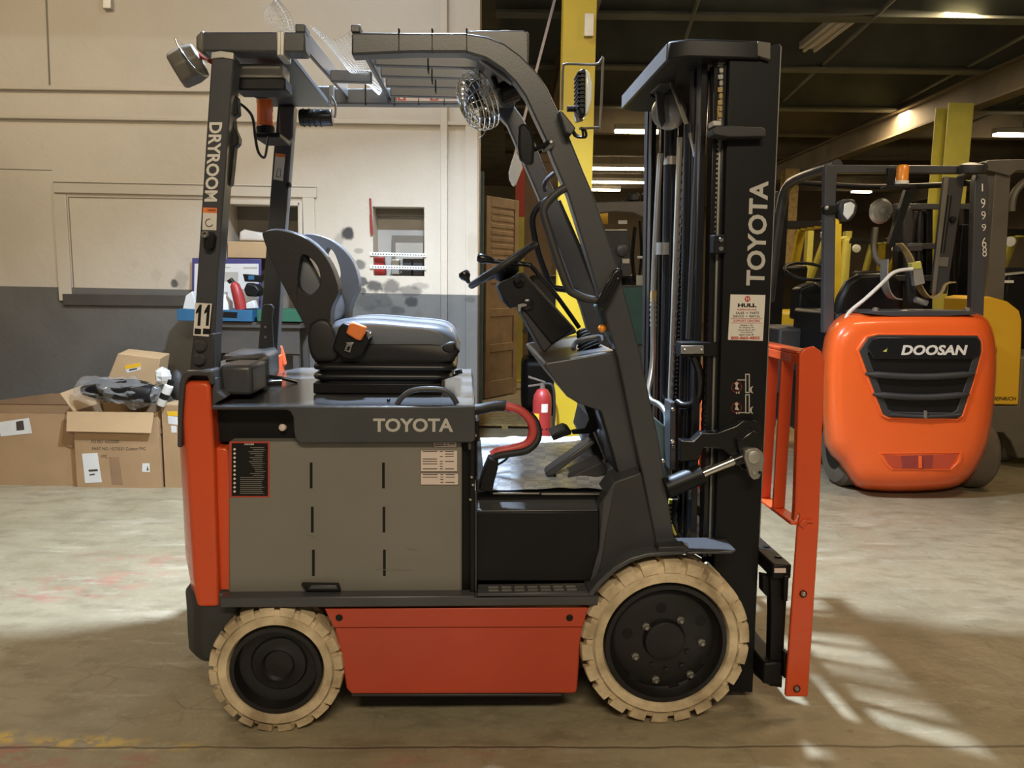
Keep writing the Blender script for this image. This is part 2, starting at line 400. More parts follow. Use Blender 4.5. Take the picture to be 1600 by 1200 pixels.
# ---- ceiling, beams, back wall
struct(B('ceiling', MB().box(-9, 14, -4, 28, 4.6, 4.7), 'ceil'))
struct(B('wall_back', MB().box(-9, 14, 27, 27.2, 0, 4.6), 'far_wall'))
struct(B('wall_right', MB().box(13, 13.2, 3, 27, 0, 4.6), 'far_wall'))
k = 1
for Yb in (6.2, 7.7, 9.5, 11.6, 13.6, 16.0, 18.5, 21.5):
    mb = MB().box(-.2, 13, Yb-.01, Yb+.01, 3.95, 4.6).box(-.2, 13, Yb-.09, Yb+.09, 3.93, 3.955)
    struct(B('trim_%d' % (17+k), mb, 'beam' if Yb < 12 else 'beam_warm')); k += 1
for (gx, y0) in ((5.6, 5), (.55, 6), (10.5, 6)):
    mb = MB().box(gx-.012, gx+.012, y0, 26, 3.60, 3.93).box(gx-.10, gx+.10, y0, 26, 3.58, 3.605).box(gx-.10, gx+.10, y0, 26, 3.92, 3.94)
    struct(B('trim_%d' % (17+k), mb, 'beam_warm')); k += 1
for i in range(6):   # thin conduits and bracing under the roof
    a = V((1.5+i*1.7, 6.4, 3.9)); c = a + V((.9, 7, .2)); mb = MB().tube([a, c], .02, 6)
    struct(B('trim_%d' % (17+k), mb, 'beam')); k += 1
B_tie = MB().tube([PW(868, -5, 6.4), PW(838, 110, 6.4), PW(800, 260, 6.4)], .012, 6)
tag(B('hanging_cord', B_tie, 'decal_pink'), 'pale cord hanging slantwise from the dark roof beside the yellow column', 'cord')
# ---- columns
def column(px, yb, Y, wdt, label, mt, ztop=4.0):
    p = G(px, yb, 0) if Y is None else PW(px, yb, Y); x, y = p.x, p.y
    t = thing('steel_column', (x, y, 0), label, 'column', 'steel roof columns')
    d = wdt*1.0
    B('flange', MB().box(x-wdt/2, x+wdt/2, y-d/2, y-d/2+.014, 0, ztop), mt, t)
    B('flange', MB().box(x-wdt/2, x+wdt/2, y+d/2-.014, y+d/2, 0, ztop), mt, t)
    B('web', MB().box(x-.006, x+.006, y-d/2+.014, y+d/2-.014, 0, ztop), mt, t)
    B('base_plate', MB().box(x-wdt*.75, x+wdt*.75, y-wdt*.75, y+wdt*.75, 0, .02), 'beam', t)
    return t
ct = column(893, 500, 5.55, .222, 'bright yellow steel column between the wall opening and the lift mast', 'yellow_col', 4.6)
p = PW(880, 60, 5.4); B('cable_clip', MB().box(p.x+.14, p.x+.20, p.y, p.y+.04, p.z+.02, p.z+.16), 'zinc', ct)
column(1484, 250, 9.7, .30, 'pale yellow steel column rising behind the orange counterbalance truck', 'yellow_pale', 3.6)
column(1236, 250, 15.2, .26, 'small distant tan column just right of the lift mast', 'wood', 3.6)
# ---- ceiling lamps
def lamp(px, py, z, ln, label, lit=True, rot=0, mt='tube_emit'):
    p = G(px, py, z)
    t = thing('ceiling_lamp', p, label, 'lamp', 'fluorescent ceiling lamps')
    dx, dy = (ln/2, .09) if not rot else (.12, ln/2)
    B('housing', MB().prism([(p.x-dx, p.y-dy, p.z+.02), (p.x+dx, p.y-dy, p.z+.02), (p.x+dx, p.y+dy, p.z+.02), (p.x-dx, p.y+dy, p.z+.02)], (0, 0, .08)), 'white', t, bevel=.01)
    for s_ in (-1, 1):
        a = V((p.x-dx*.97, p.y+s_*dy*.5, p.z)) if not rot else V((p.x+s_*dx*.5, p.y-dy*.97, p.z))
        c = V((p.x+dx*.97, p.y+s_*dy*.5, p.z)) if not rot else V((p.x+s_*dx*.5, p.y+dy*.97, p.z))
        B('tube', MB().cyl(a, c, .022, 8), mt if lit else 'white', t)
    B('hanger', MB().cyl((p.x, p.y, p.z+.1), (p.x, p.y, 4.6), .008, 6), 'beam', t)
lamp(1018, 206, 3.82, 1.2, 'lit ceiling lamp partly hidden behind the left side of the lift mast')
lamp(970, 264, 3.82, 1.25, 'long lit ceiling lamp, second one up the dark roof by the yellow column')
lamp(957, 285, 3.82, 1.7, 'long lit ceiling lamp below another, near the yellow column')
lamp(940, 297, 3.82, 1.0, 'lowest and farthest lit ceiling lamp near the yellow column')
lamp(1598, 211, 3.82, .9, 'lit ceiling lamp at the right edge of the picture')
lamp(1346, 300, 3.82, .5, 'small lit ceiling lamp seen through the orange truck guard')
lamp(1300, 52, 4.1, 1.3, 'unlit ceiling lamp high up to the right of the mast', lit=False, rot=1)
# ---- open wooden door and post
a, c = PW(757, 622, 9.2), PW(806, 616, 9.75); a.z = c.z = .015
t = thing('wooden_door', (a+c)/2, 'brown panelled wooden door standing open past the wall corner', 'door')
u = (c-a); u.z = 0; wdt = u.length; u.normalize(); nv = V((-u.y, u.x, 0)); Hd = 2.40
def dbox(name, x0, x1, z0, z1, y0, y1, mt, par):
    pts = [a + u*x0 + nv*y0 + V((0,0,z0)), a + u*x1 + nv*y0 + V((0,0,z0)), a + u*x1 + nv*y0 + V((0,0,z1)), a + u*x0 + nv*y0 + V((0,0,z1))]
    return B(name, MB().prism(pts, nv*(y1-y0)), mt, par, bevel=.006)
dbox('core', 0, wdt, 0, Hd, 0, .03, 'wood_door', t)
for x0, x1 in ((0, .09), (wdt-.09, wdt)): dbox('stile', x0, x1, 0, Hd, -.012, .042, 'wood_door', t)
for z0, z1 in ((0, .2), (.55, .65), (.98, 1.08), (1.38, 1.5), (Hd-.12, Hd)): dbox('rail', .09, wdt-.09, z0, z1, -.012, .042, 'wood_door', t)
for i in range(9): dbox('louvre', .10, wdt-.10, 1.56+i*.08, 1.61+i*.08, -.008, .03, 'wood_door', t)
p = PW(751, 500, 8.7)
tag(B('door_post', MB().box(p.x-.03, p.x+.025, 8.68, 8.74, 0, 2.62).box(p.x-.03, p.x-.01, 8.62, 8.74, 0, 2.62), 'teal_post'), 'teal painted steel door post at the corner of the white wall', 'post')
tag(B('painted_post', MB().box(*(lambda q: (q.x-.07, q.x+.07, 11, 11.14, 2.15, 3.2))(PW(813, 315, 11)), ).box(*(lambda q: (q.x-.07, q.x+.07, 11.01, 11.13, 0, 2.15))(PW(813, 315, 11))), 'red_paint'), 'dark red painted post behind the wooden door', 'post')
p = PW(815, 350, 10.8)
tag(B('rack_upright', MB().box(p.x-.05, p.x+.06, 10.8, 10.9, 0, 2.3).box(p.x-.07, p.x+.08, 10.75, 10.95, 0, .03), 'yellow_pale'), 'thin yellow rack upright standing right of the wooden door', 'upright')
p = PW(833, 400, 10.2)
tag(B('brown_panel', MB().box(p.x-.12, p.x+.24, 10.2, 10.25, 0, 3.0).box(p.x-.14, p.x+.26, 10.18, 10.27, 2.95, 3.05), 'wood_door'), 'dark brown upright panel behind the steering wheel', 'panel')
p = G(800, 663)
t = thing('wooden_pallet', p, 'worn wooden pallet lying flat on the floor behind the battery cable', 'pallet')
for i in range(6): B('deck_board', MB().box(p.x-.42, p.x+.30, p.y-.25+i*.12, p.y-.16+i*.12, .03, .05), 'wood', t)
for i in range(3): B('bearer', MB().box(p.x-.40+i*.30, p.x-.34+i*.30, p.y-.25, p.y+.44, 0, .03), 'wood', t)
# fire extinguisher by the column
p = PW(847, 640, 5.35); x, y = p.x, p.y; zt = PW(847, 607, 5.35).z; r = .066
t = thing('fire_extinguisher', (x, y, 0), 'red fire extinguisher standing beside the yellow column', 'fire extinguisher')
B('cylinder', MB().lathe([(.02, .0), (r, .005), (r, zt-.09), (r*.93, zt-.05), (r*.6, zt-.01), (.02, zt)], (x, y, 0), (0,0,1), 24), 'red', t, smooth=40)
B('valve', MB().cyl((x, y, zt), (x, y, zt+.04), .018, 10), 'steel', t)
B('lever', MB().prism([(x-.10, y-.01, zt+.075), (x+.02, y-.01, zt+.04), (x+.02, y-.01, zt+.05), (x-.10, y-.01, zt+.088)], (0, .02, 0)), 'steel', t)
B('carry_handle', MB().prism([(x-.10, y-.01, zt+.01), (x+.02, y-.01, zt+.03), (x+.02, y-.01, zt+.04), (x-.10, y-.01, zt+.022)], (0, .02, 0)), 'steel', t)
B('hose', MB().tube(smooth_path([(x, y, zt+.03), (x+.07, y-.02, zt+.02), (x+.085, y-.03, zt-.15), (x+.075, y-.05, zt-.35)]), .010, 8), 'rubber', t, smooth=40)
for z0, z1, mt_, a0, a1 in ((zt-.16, zt-.10, 'decal_white', -.1, .6), (zt-.33, zt-.17, 'yellow_jh', -1.0, -.35), (zt-.285, zt-.275, 'decal_black', -1.5, 1.5)):
    ring = lambda zz: [V((x + (r+.001)*math.sin(a0+(a1-a0)*i/6), y - (r+.001)*math.cos(a0+(a1-a0)*i/6), zz)) for i in range(7)]
    B('label_band', MB().loft([ring(z0), ring(z1)], cap=False, closed=False), mt_, t)
# ================================================================ MAIN LIFT TRUCK
FK = thing('forklift', ORG, 'orange and charcoal electric sit-down forklift with tan tyres, numbered 11, in the foreground', 'forklift', world=False)
FK.rotation_euler = (0, 0, YAW)
def prof(name, px, d0, d1, m, par=FK, bevel=.004, **k):
    pts = [PL(x, y, d0) for x, y in px]
    return B(name, MB().prism(pts, (0, d1-d0, 0)), m, par, bevel=bevel, **k)
def pbox(name, x0, y0, x1, y1, d0, d1, m, par=FK, bevel=.004, **k):
    return prof(name, [(x0, y1), (x1, y1), (x1, y0), (x0, y0)], d0, d1, m, par, bevel, **k)
def decal(name, x0, y0, x1, y1, d, m, par, t=.0015):
    return B(name, MB().prism([PL(x0, y1, d), PL(x1, y1, d), PL(x1, y0, d), PL(x0, y0, d)], (0, t, 0)), m, par)
def ltext(s, x0, y0, x1, y1, d, m, par, **k):      # upright lettering in a pixel rectangle
    bl = PL(x0, y1, d); return text(s, bl, PL(x1, y1, d)-bl, PL(x0, y0, d)-bl, m, par, **k)
def ptube(pts, r, n=8, k=5, sm=True):               # pts: (px, py, d)
    P = [PL(*p) for p in pts]; return MB().tube(smooth_path(P, k) if sm else P, r, n)
def pcyl(a, b, r, n=16, r2=None): return MB().cyl(PL(*a), PL(*b), r, n, r2)
def bolt(px, py, d, r, m, par, name='bolt', h=.008):
    c = PL(px, py, d); return B(name, MB().lathe([(r, 0), (r, h*.6), (r*.7, h), (.001, h)], c + V((0, .002, 0)), (0, -1, 0), 14), m, par, smooth=40)
# ---- wheels
def wheel(cx, cz, R, d0, wd, rim, lugs, near, drive):
    s = 1 if near else -1
    def q(r, t, a): return V((cx + r*math.cos(a), d0 + s*t - HALF, cz + r*math.sin(a)))
    N = 72
    prof_ = [(rim, .03), (rim+.004, .012), (rim+.008, .004), (R*.835, .001), (R*.85, .006), (R*.86, .010), (R*.925, .016), (R*.945, .03), (R*.945, wd-.03), (R*.86, wd-.01), (rim+.01, wd-.004), (rim, wd-.02)]
    mb = MB().loft([[q(r, t, 2*math.pi*i/N) for i in range(N)] for r, t in prof_], cap=False)
    for row, (t0, t1, sh) in enumerate(((.004, wd*.46, 0), (wd*.54, wd-.004, .5))):
        for i in range(lugs):
            a0 = 2*math.pi*(i+sh)/lugs; a1 = a0 + 2*math.pi*.70/lugs; sk = 2*math.pi*.25/lugs
            ti, to = (t0, t1) if row == 0 else (t1, t0); da = sk
            mid = (a0+a1)/2
            vs = []
            for (r_, tt, e) in ((R*.865, ti, 0), (R*.985, ti+(.006 if row == 0 else -.006), 0), (R, ti+(.018 if row == 0 else -.018), 0), (R, to, da), (R*.94, to, da)):
                vs += [q(r_, tt, a0+e), q(r_, tt, mid+e), q(r_, tt, a1+e)]
            fs = []
            for k_ in range(4):
                for c_ in range(2): fs.append((k_*3+c_, k_*3+c_+1, k_*3+c_+4, k_*3+c_+3))
            fs += [(0, 3, 6, 9, 12), (2, 14, 11, 8, 5)]
            mb.add(vs, fs)
    o = B('front_wheel' if drive else 'rear_wheel', mb, 'tire', FK, smooth=30)
    if near:
        rim_p = [(rim, .035), (rim-.002, .004), (rim-.016, .004), (rim-.020, .03)] + ([(rim*.84, .045), (rim*.80, .040), (rim*.35, .040), (rim*.32, .022), (rim*.27, .018), (.001, .018)] if drive else [(rim*.86, .05), (rim*.62, .055), (rim*.58, .048), (rim*.46, .046), (rim*.36, .040), (rim*.30, .050), (.001, .046)])
    else:
        rim_p = [(rim, .035), (rim-.002, .01), (rim*.8, .05), (.001, .05)]
    hb = B('hub', MB().loft([[q(r, t, 2*math.pi*i/40) for i in range(40)] for r, t in rim_p], cap=False), 'hub', o, smooth=35)
    if near and drive:
        for i, (px, py) in enumerate([(1010, 980), (1064, 970), (1097, 1005), (1079, 1055), (1025, 1063), (993, 1027)]):
            c = PL(px, py, d0+.030)
            B('wheel_nut', MB().lathe([(.0135, 0), (.0135, .012), (.009, .016), (.006, .022), (.001, .022)], c + V((0, .012, 0)), (0, -1, 0), 6), 'steel_dull', o)
        for (px, py) in [(1033, 950), (1095, 970), (1105, 1032), (1053, 1074), (991, 1057), (980, 990)]:
            c = PL(px, py, d0+.0395); B('vent_hole', MB().lathe([(.019, 0), (.016, -.003), (.001, -.003)], c, (0, -1, 0), 16), 'decal_black', o)
        for (px, py) in [(1075, 1020), (1066, 1042), (1042, 1048), (1020, 1040)]:
            c = PL(px, py, d0+.03); B('hub_bolt', MB().lathe([(.009, 0), (.009, .006), (.001, .008)], c + V((0, .01, 0)), (0, -1, 0), 6), 'hub', o)
    return o
fc, rc = PL(1042, 1008, 0), PL(430, 1050, 0)
RF, RR = fc.z + .001, rc.z + .001
wheel(fc.x, RF, RF, 0, .178, .203, 22, True, True)
wheel(fc.x, RF, RF, WID, .178, .203, 22, False, True)
wheel(rc.x, RR, RR, 0, .15, .146, 20, True, False)
wheel(rc.x, RR, RR, WID, .15, .146, 20, False, False)
fcx = fc.x; rcx = rc.x
xA = PL(345, 940, .02).x; xB = PL(935, 940, .02).x
# ---- chassis, sill, skirt
B('chassis', MB().box(xA+.22, xB+.02, .20-HALF, .86-HALF, .10, .44).box(xA-.10, xA+.25, .22-HALF, .84-HALF, .22, .44).box(xB, fcx+.30, .25-HALF, .81-HALF, .12, .50), 'black', FK)
sl_ = prof('side_sill', [(344, 934), (560, 932), (742, 931), (742, 935), (936, 932), (934, 946), (560, 949), (344, 950)], .0, .05, 'charcoal')
B('side_sill', MB().box(xA, xB, WID-.05-HALF, WID-HALF, .40, .445), 'charcoal', FK, bevel=.004)
sk = prof('side_skirt', [(507, 951), (919, 950), (914, 968), (910, 980), (521, 981)], .015, .05, 'orange_dark', bevel=.003)
pts0 = [PL(x, y, .022) for x, y in [(522, 979), (910, 978), (906, 1010), (904, 1050), (902, 1078), (899, 1084), (549, 1085), (541, 1076), (534, 1030)]]
B('lower_skirt', MB().prism(pts0, (0, .03, 0)), 'orange_dark', FK, bevel=.006)
B('side_skirt', MB().box(xA+.4, xB-.03, WID-.05-HALF, WID-.02-HALF, .10, .40), 'orange_dark', FK, bevel=.004)
pbox('skirt_flange', 549, 1084, 878, 1089, .03, .06, 'charcoal_flat')
for x in (530, 890): bolt(x, 965, .015, .011, 'black', sk)
# ---- battery compartment
bt = pbox('battery_case', 357, 690, 722, 929, .05, 1.01, 'batt_grey', bevel=.006)
for x, dx in ((484, 3.5), (597, 1.5)):
    for y0, y1 in ((723, 763), (792, 832), (859, 900)):
        xx = x + dx*(y0-723)/136
        decal('slot', xx, y0, xx+4.2, y1, .0485, 'decal_black', bt, .002)
prof('latch_block', [(470, 913), (478, 924), (532, 925), (528, 914)], .03, .05, 'black', bt, .002)
prof('latch_plate', [(481, 921), (486, 915), (525, 915), (528, 921)], .024, .031, 'charcoal', bt, .002)
lb = decal('warning_label', 359, 690, 421, 777, .0482, 'decal_red', bt)
decal('label_field', 362, 692.5, 418.5, 775, .0475, 'decal_black', lb)
ltext('DANGER', 382, 692.8, 397, 695.5, .0468, 'decal_white', lb)
mbs = MB()
for i in range(11):
    y = 702 + i*6.6; c = PL(366.5, y, .0468); mbs.prism([c+V((-.0045,0,0)), c+V((0,0,-.0045)), c+V((.0045,0,0)), c+V((0,0,.0045))], (0, .0006, 0))
B('pictogram', mbs, 'decal_white', lb)
mbs = MB(); rnd = random.Random(3)
for i in range(24):
    y = 699 + i*3.1; x1 = 416; x0 = 375 if i > 14 else rnd.uniform(388, 400)
    mbs.prism([PL(x0, y+1.0, .0468), PL(x1-rnd.uniform(0, 8), y+1.0, .0468), PL(x1-rnd.uniform(0, 8), y, .0468), PL(x0, y, .0468)], (0, .0006, 0))
B('print_lines', mbs, 'steel_dull', lb)['kind'] = 'stuff'
for (x0, y0, x1, y1) in ((657, 703, 715, 737), (657, 739, 716.5, 758), (677, 691, 714, 699.5)):
    q = decal('data_plate', x0, y0, x1, y1, .0482, 'decal_pink', bt); mbs = MB()
    rows = max(2, int((y1-y0)/4.2))
    for i in range(rows):
        y = y0+2+i*(y1-y0-3)/rows
        for (a_, b_) in ((.06, .45), (.52, .60), (.66, .9)):
            if rnd.random() < .72: mbs.prism([PL(x0+(x1-x0)*a_, y+1.1, .0474), PL(x0+(x1-x0)*b_, y+1.1, .0474), PL(x0+(x1-x0)*b_, y, .0474), PL(x0+(x1-x0)*a_, y, .0474)], (0, .0005, 0))
    B('print_lines', mbs, 'ink', q)['kind'] = 'stuff'
    mbs = MB()
    for (a_, b_, c_, d_) in ((x0, y0, x1, y0+.6), (x0, y1-.6, x1, y1), (x0, y0, x0+.6, y1), (x1-.6, y0, x1, y1)):
        mbs.prism([PL(a_, d_, .0474), PL(c_, d_, .0474), PL(c_, b_, .0474), PL(a_, b_, .0474)], (0, .0005, 0))
    B('border', mbs, 'ink', q)
mbs = MB()
for (a_, b_, c_, d_) in ((588, 889.5, 645, 891), (635, 858, 652, 859), (500, 842, 480, 836), (340, 0, 340, 0)):
    if a_ > 400: mbs.prism([PL(a_, b_+.9, .0484), PL(c_, d_+.9, .0484), PL(c_, d_, .0484), PL(a_, b_, .0484)], (0, .0008, 0))
B('scratch', mbs, 'batt_grey', bt)
# recess behind hood cut-out
B('hood_cavity', MB().box(PL(333, 640, .1).x, PL(460, 640, .1).x, .10-HALF, .98-HALF, PL(400, 690, .1).z, PL(400, 638, .1).z-.004), 'black', FK)
c = PL(443, 668, .085); B('cavity_cap', MB().lathe([(.011, 0), (.011, .010), (.006, .013), (.001, .013)], c, (-.3, -1, .2), 14), 'decal_pink', FK, smooth=40)
# hood: top plate + side panel with cut-out
ZT = PL(500, 635, .02).z; xh0, xh1 = PL(330, 635, .02).x, PL(742, 635, .02).x
hd = B('battery_hood', MB().prism([L(xh0, .02, ZT-.012), L(xh1, .02, ZT-.012), L(xh1, 1.04, ZT-.012), L(xh0+.05, 1.04, ZT-.012), L(xh0, .9, ZT-.012)], (0, 0, .012)), 'deck', FK, bevel=.005, seg=3)
prof('hood_side', [(330, 635), (742, 635), (743, 687), (738, 692), (469, 693), (462, 688), (459, 675), (458, 652), (453, 643), (446, 640), (334, 640)], .018, .05, 'charcoal', FK, .005)
B('hood_side', MB().box(xh0+.3, xh1, 1.02-HALF, 1.04-HALF, ZT-.13, ZT), 'charcoal', FK, bevel=.004)
B('hood_front', MB().box(xh1-.02, xh1, .03-HALF, 1.03-HALF, ZT-.14, ZT-.008), 'charcoal', FK, bevel=.004)
ltext('TOYOTA', 583, 653.5, 708, 675, .0168, 'logo', FK, off=.03)
B('grab_handle', MB().tube(smooth_path([PL(620, 632, .05), PL(629, 620, .05), PL(642, 611, .05), PL(662, 607.5, .05), (PL(686, 608, .05)), PL(700, 613, .05), PL(708, 621, .05), PL(714, 631, .05)], 4), .0085, 10), 'charcoal', FK, smooth=45)
bolt(607, 625, .10, .006, 'black', FK)
# paper clip tray & cables on deck
B('deck_strap', MB().tube(smooth_path([GL(385, 592, ZT+.02), GL(410, 588, ZT+.03), GL(440, 591, ZT+.02), GL(465, 597, ZT+.005)]), .007, 8), 'black_gloss', FK, smooth=45)
B('deck_buckle', MB().tube([GL(402, 599, ZT+.008), GL(440, 597, ZT+.008)], .008, 8), 'chrome', FK, smooth=45)
B('strap_clip', MB().tube([GL(384, 590, ZT+.03), GL(392, 600, ZT+.01)], .014, 6), 'black_gloss', FK)
# ---- counterweight: lofted plan sections
sec = []   # (py, px of near-face rear crease, px of rear silhouette, px of front edge)
for (py, xr1, xr2, xf) in [(597, 296, 291, 322), (603, 291, 287, 327), (660, 288, 278, 331), (705, 291, 279.5, 334), (800, 297, 285, 336.5), (900, 303, 290, 340), (930, 306, 296, 341), (949, 310, 304, 341)]:
    z = PL(310, py, .04).z
    a_ = PL(xr1, py, .04).x; b_ = PL(xr2, py, .30).x; f_ = PL(xf, py, .04).x
    c_ = PL(lerp(xr1, xr2, .6), py, .09).x; e_ = PL(xr2+1.5, py, .22).x
    sec.append([V((f_, .04-HALF, z)), V((a_, .04-HALF, z)), V((c_, .09-HALF, z)), V((e_, .22-HALF, z)), V((e_-.03, .53-HALF, z)), V((e_, .84-HALF, z)), V((c_, .97-HALF, z)), V((a_, 1.02-HALF, z)), V((f_, 1.02-HALF, z))])
B('counterweight', MB().loft(sec), 'orange', FK, bevel=.010, seg=3)
prof('counterweight_side', [(331, 703), (336, 699), (352, 700), (357, 705), (361, 760), (365, 925), (364, 938), (340, 940), (334, 800)], .07, .98, 'orange', FK, .006)
# lower black bumper skirt
sec = []
for (py, xr1, xr2, xf) in [(925, 300, 289.5, 360), (955, 306, 292, 372), (1000, 306, 294, 362), (1024, 307, 296, 345), (1037, 316, 305, 336)]:
    z = PL(310, py, .05).z; a_ = PL(xr1, py, .05).x; b_ = PL(xr2, py, .10).x; f_ = PL(xf, py, .05).x
    sec.append([V((f_, .05-HALF, z)), V((a_, .05-HALF, z)), V((b_, .10-HALF, z)), V((b_-.03, .53-HALF, z)), V((b_, .96-HALF, z)), V((a_, 1.01-HALF, z)), V((f_, 1.01-HALF, z))])
B('rear_bumper', MB().loft(sec), 'charcoal_flat', FK, bevel=.02, seg=3)
# grey trim around the counterweight top
prof('corner_trim', [(276, 700), (277, 640), (279, 600), (284, 585), (292, 579), (333, 577), (336, 600), (327, 603), (324, 588), (300, 587), (291, 592), (288, 605), (285, 640), (283, 700)], .045, .12, 'charcoal', FK, .008)
prof('corner_trim', [(276, 640), (279, 600), (286, 583), (334, 577), (336, 630), (320, 640)], .10, 1.0, 'charcoal', FK, .012)
prof('trim_wedge', [(331, 640), (338, 630), (352, 622), (340, 612), (336, 590), (331, 610)], .05, .12, 'charcoal', FK, .004)
# rear cover blocks running across the truck
def xbox(name, px, py0, py1, d0, d1, ln, m, bevel=.012):
    p, q = PL(px, py0, d0), PL(px, py1, d0); return B(name, MB().box(p.x, p.x+ln, d0-HALF, d1-HALF, q.z, p.z), m, FK, bevel=bevel, seg=3)
xbox('rear_cover', 342, 571, 618, .12, .30, .10, 'charcoal', .014)
xbox('rear_cover', 356, 566, 612, .30, .36, .115, 'charcoal_flat', .006)
xbox('rear_cover', 350, 560, 606, .36, .50, .12, 'black', .014)
xbox('rear_cover', 345, 553, 598, .55, .80, .155, 'charcoal', .020)
xbox('rear_cover', 362, 554, 592, .80, .90, .15, 'charcoal_flat', .014)
prof('far_corner', [(431, 543), (436, 541), (441, 556), (444, 572), (432, 577)], .98, 1.04, 'orange', FK, .006)
prof('far_pillar_cover', [(403, 545), (409, 480), (413, 475), (424, 475), (428, 481), (425, 500), (427, 545)], .88, .90, 'charcoal', FK, .004)
for y in (511, 527): bolt(415, y, .88, .006, 'steel', FK)
# ---- rear pillars
prof('rear_pillar', [(297, 579), (303, 505), (330, 92), (330, 84), (363, 84), (365, 96), (340, 430), (333, 579)], .10, .175, 'charcoal', FK, .005)
rp = prof('rear_pillar', [(402, 575), (409, 480), (427, 240), (434, 165), (460, 165), (455, 230), (440, 420), (431, 575)], .90, .965, 'charcoal', FK, .005)
prof('pillar_foot', [(296, 579), (302, 520), (335, 521), (334, 579)], .088, .16, 'charcoal_flat', FK, .004)
for x, y in ((313.5, 540), (312, 562)): bolt(x, y, .088, .020, 'charcoal_flat', FK, 'dome_bolt', h=.014)
prof('chrome_joint', [(329, 92), (330, 81), (345, 79), (365, 82), (365, 93), (347, 90)], .095, .11, 'zinc', FK, .002)
# inner cover strip on pillar
prof('pillar_cover', [(360, 145), (370, 150), (372, 178), (364, 182), (366, 200), (373, 215), (372, 224), (366, 230), (362, 270), (360, 288), (352, 292)], .14, .18, 'black', FK, .004)
# lettering on pillar (reads downwards)
def vtext_down(s, xt0, yt, xb0, yb, wpx, d, m, par, off=.025):
    a_ = PL(xt0, yt, d); e_ = PL(xb0, yb, d); up = PL(xt0+wpx, yt, d) - a_
    return text(s, a_, e_-a_, up, m, par, off=off)
vtext_down('DRYROOM', 327, 191, 319, 315, 20.5, .0985, 'decal_white', FK, off=.03)
q = B('warning_sticker', MB().prism([PL(316, 359, .098), PL(338, 360, .098), PL(339, 325, .098), PL(317.5, 324, .098)], (0, .0012, 0)), 'decal_white', FK)
B('sticker_header', MB().prism([PL(317, 332, .0972), PL(338.7, 333, .0972), PL(339, 325, .0972), PL(317.5, 324, .0972)], (0, .001, 0)), 'decal_orange', q)
ltext('WARNING', 324, 326.5, 337, 330.5, .0968, 'decal_black', q)
B('sticker_drawing', MB().tube([PL(327+6*math.cos(a_), 348+6*math.sin(a_), .097) for a_ in [i*.5 for i in range(1, 11)]], .0012, 5), 'ink', q)
q = B('number_sticker', MB().prism([PL(302, 524, .0865), PL(326, 526, .0865), PL(331, 474.5, .0865), PL(305, 473, .0865)], (0, .0014, 0)), 'decal_white', FK)
for x0, dx in ((304.3, 0), (316.8, .6)):
    B('digit_one', MB().prism([PL(x+dx, y, .0858) for x, y in [(x0+4, 509), (x0+8.5, 509), (x0+11, 476), (x0+7.5, 476), (x0+2, 486), (x0+1.5, 491), (x0+5.6, 488)]], (0, .0006, 0)), 'decal_black', q)
    B('digit_foot', MB().prism([PL(x0-.8+dx, 522, .0858), PL(x0+9.5+dx, 522.5, .0858), PL(x0+10+dx, 514, .0858), PL(x0+dx, 513, .0858)], (0, .0006, 0)), 'decal_black', q)
q = prof('horn_bracket', [(317, 386), (319, 366), (323, 361), (331, 362), (335, 369), (333, 386), (328, 391), (320, 390)], .075, .10, 'black', FK, .004)
B('bracket_socket', MB().lathe([(.010, 0), (.010, .014), (.006, .014), (.006, .004), (.001, .004)], PL(323, 367, .078), (-.2, -1, .1), 16), 'steel_dull', q, smooth=40)
q = B('warning_sticker', MB().prism([PL(x, y, .898) for x, y in [(427, 280), (442, 283), (446, 241), (430.5, 239)]], (0, .0012, 0)), 'decal_white', FK)
B('sticker_header', MB().prism([PL(x, y, .897) for x, y in [(430, 244.5), (445.7, 246), (446, 241), (430.5, 239)]], (0, .0006, 0)), 'decal_orange', q)
B('sticker_drawing', MB().tube([PL(x, y, .8965) for x, y in [(431, 277), (434, 264), (438, 264), (438.5, 276), (431, 277)]], .001, 5), 'ink', q)
bolt(451, 289, .90, .012, 'black', FK, h=.02)
# ---- overhead guard
prof('guard_rail', [(312, 80), (309, 73), (309, 56), (312, 49), (477, 49), (477, 82)], .10, .175, 'charcoal', FK, .006)
prof('rail_cap', [(310, 81), (305.5, 74), (305, 57), (309, 49), (318, 46), (319, 81)], .095, .18, 'grey_frame', FK, .008)
pbox('rail_block', 461, 37, 477, 50, .10, .17, 'charcoal', FK, .003)
for x in (436, 441): pbox('rail_clamp', x-4, 48, x+3, 87, .09, .185, 'zinc', FK, .003)
pbox('rail_block', 548, 38, 563, 50, .10, .17, 'charcoal', FK, .003)
outer = [(549, 50), (640, 51), (727, 51), (762, 57), (787, 67), (812, 85), (837, 110), (855, 136), (872, 172), (885, 202), (912, 268), (927, 303), (965, 415), (999, 545), (1030, 690), (1056, 858)]
inner = [(549, 86), (640, 82), (727, 82), (760, 92), (787, 110), (807, 130), (822, 152), (837, 185), (852, 217), (863, 247), (877, 280), (888, 306), (932, 447), (966, 560), (1002, 735), (1026, 858)]
def arch(name, o_, i_, d0, d1, m, bevel=.004):
    rings = []
    for a_, b_ in zip(o_, i_):
        p, q = PL(*a_, d0), PL(*b_, d0); t_ = V((0, d1-d0, 0)); rings.append([p, q, q+t_, p+t_])
    return B(name, MB().loft(rings), m, FK, bevel=bevel)
arch('guard_arch', outer, inner, .10, .165, 'charcoal', .006)
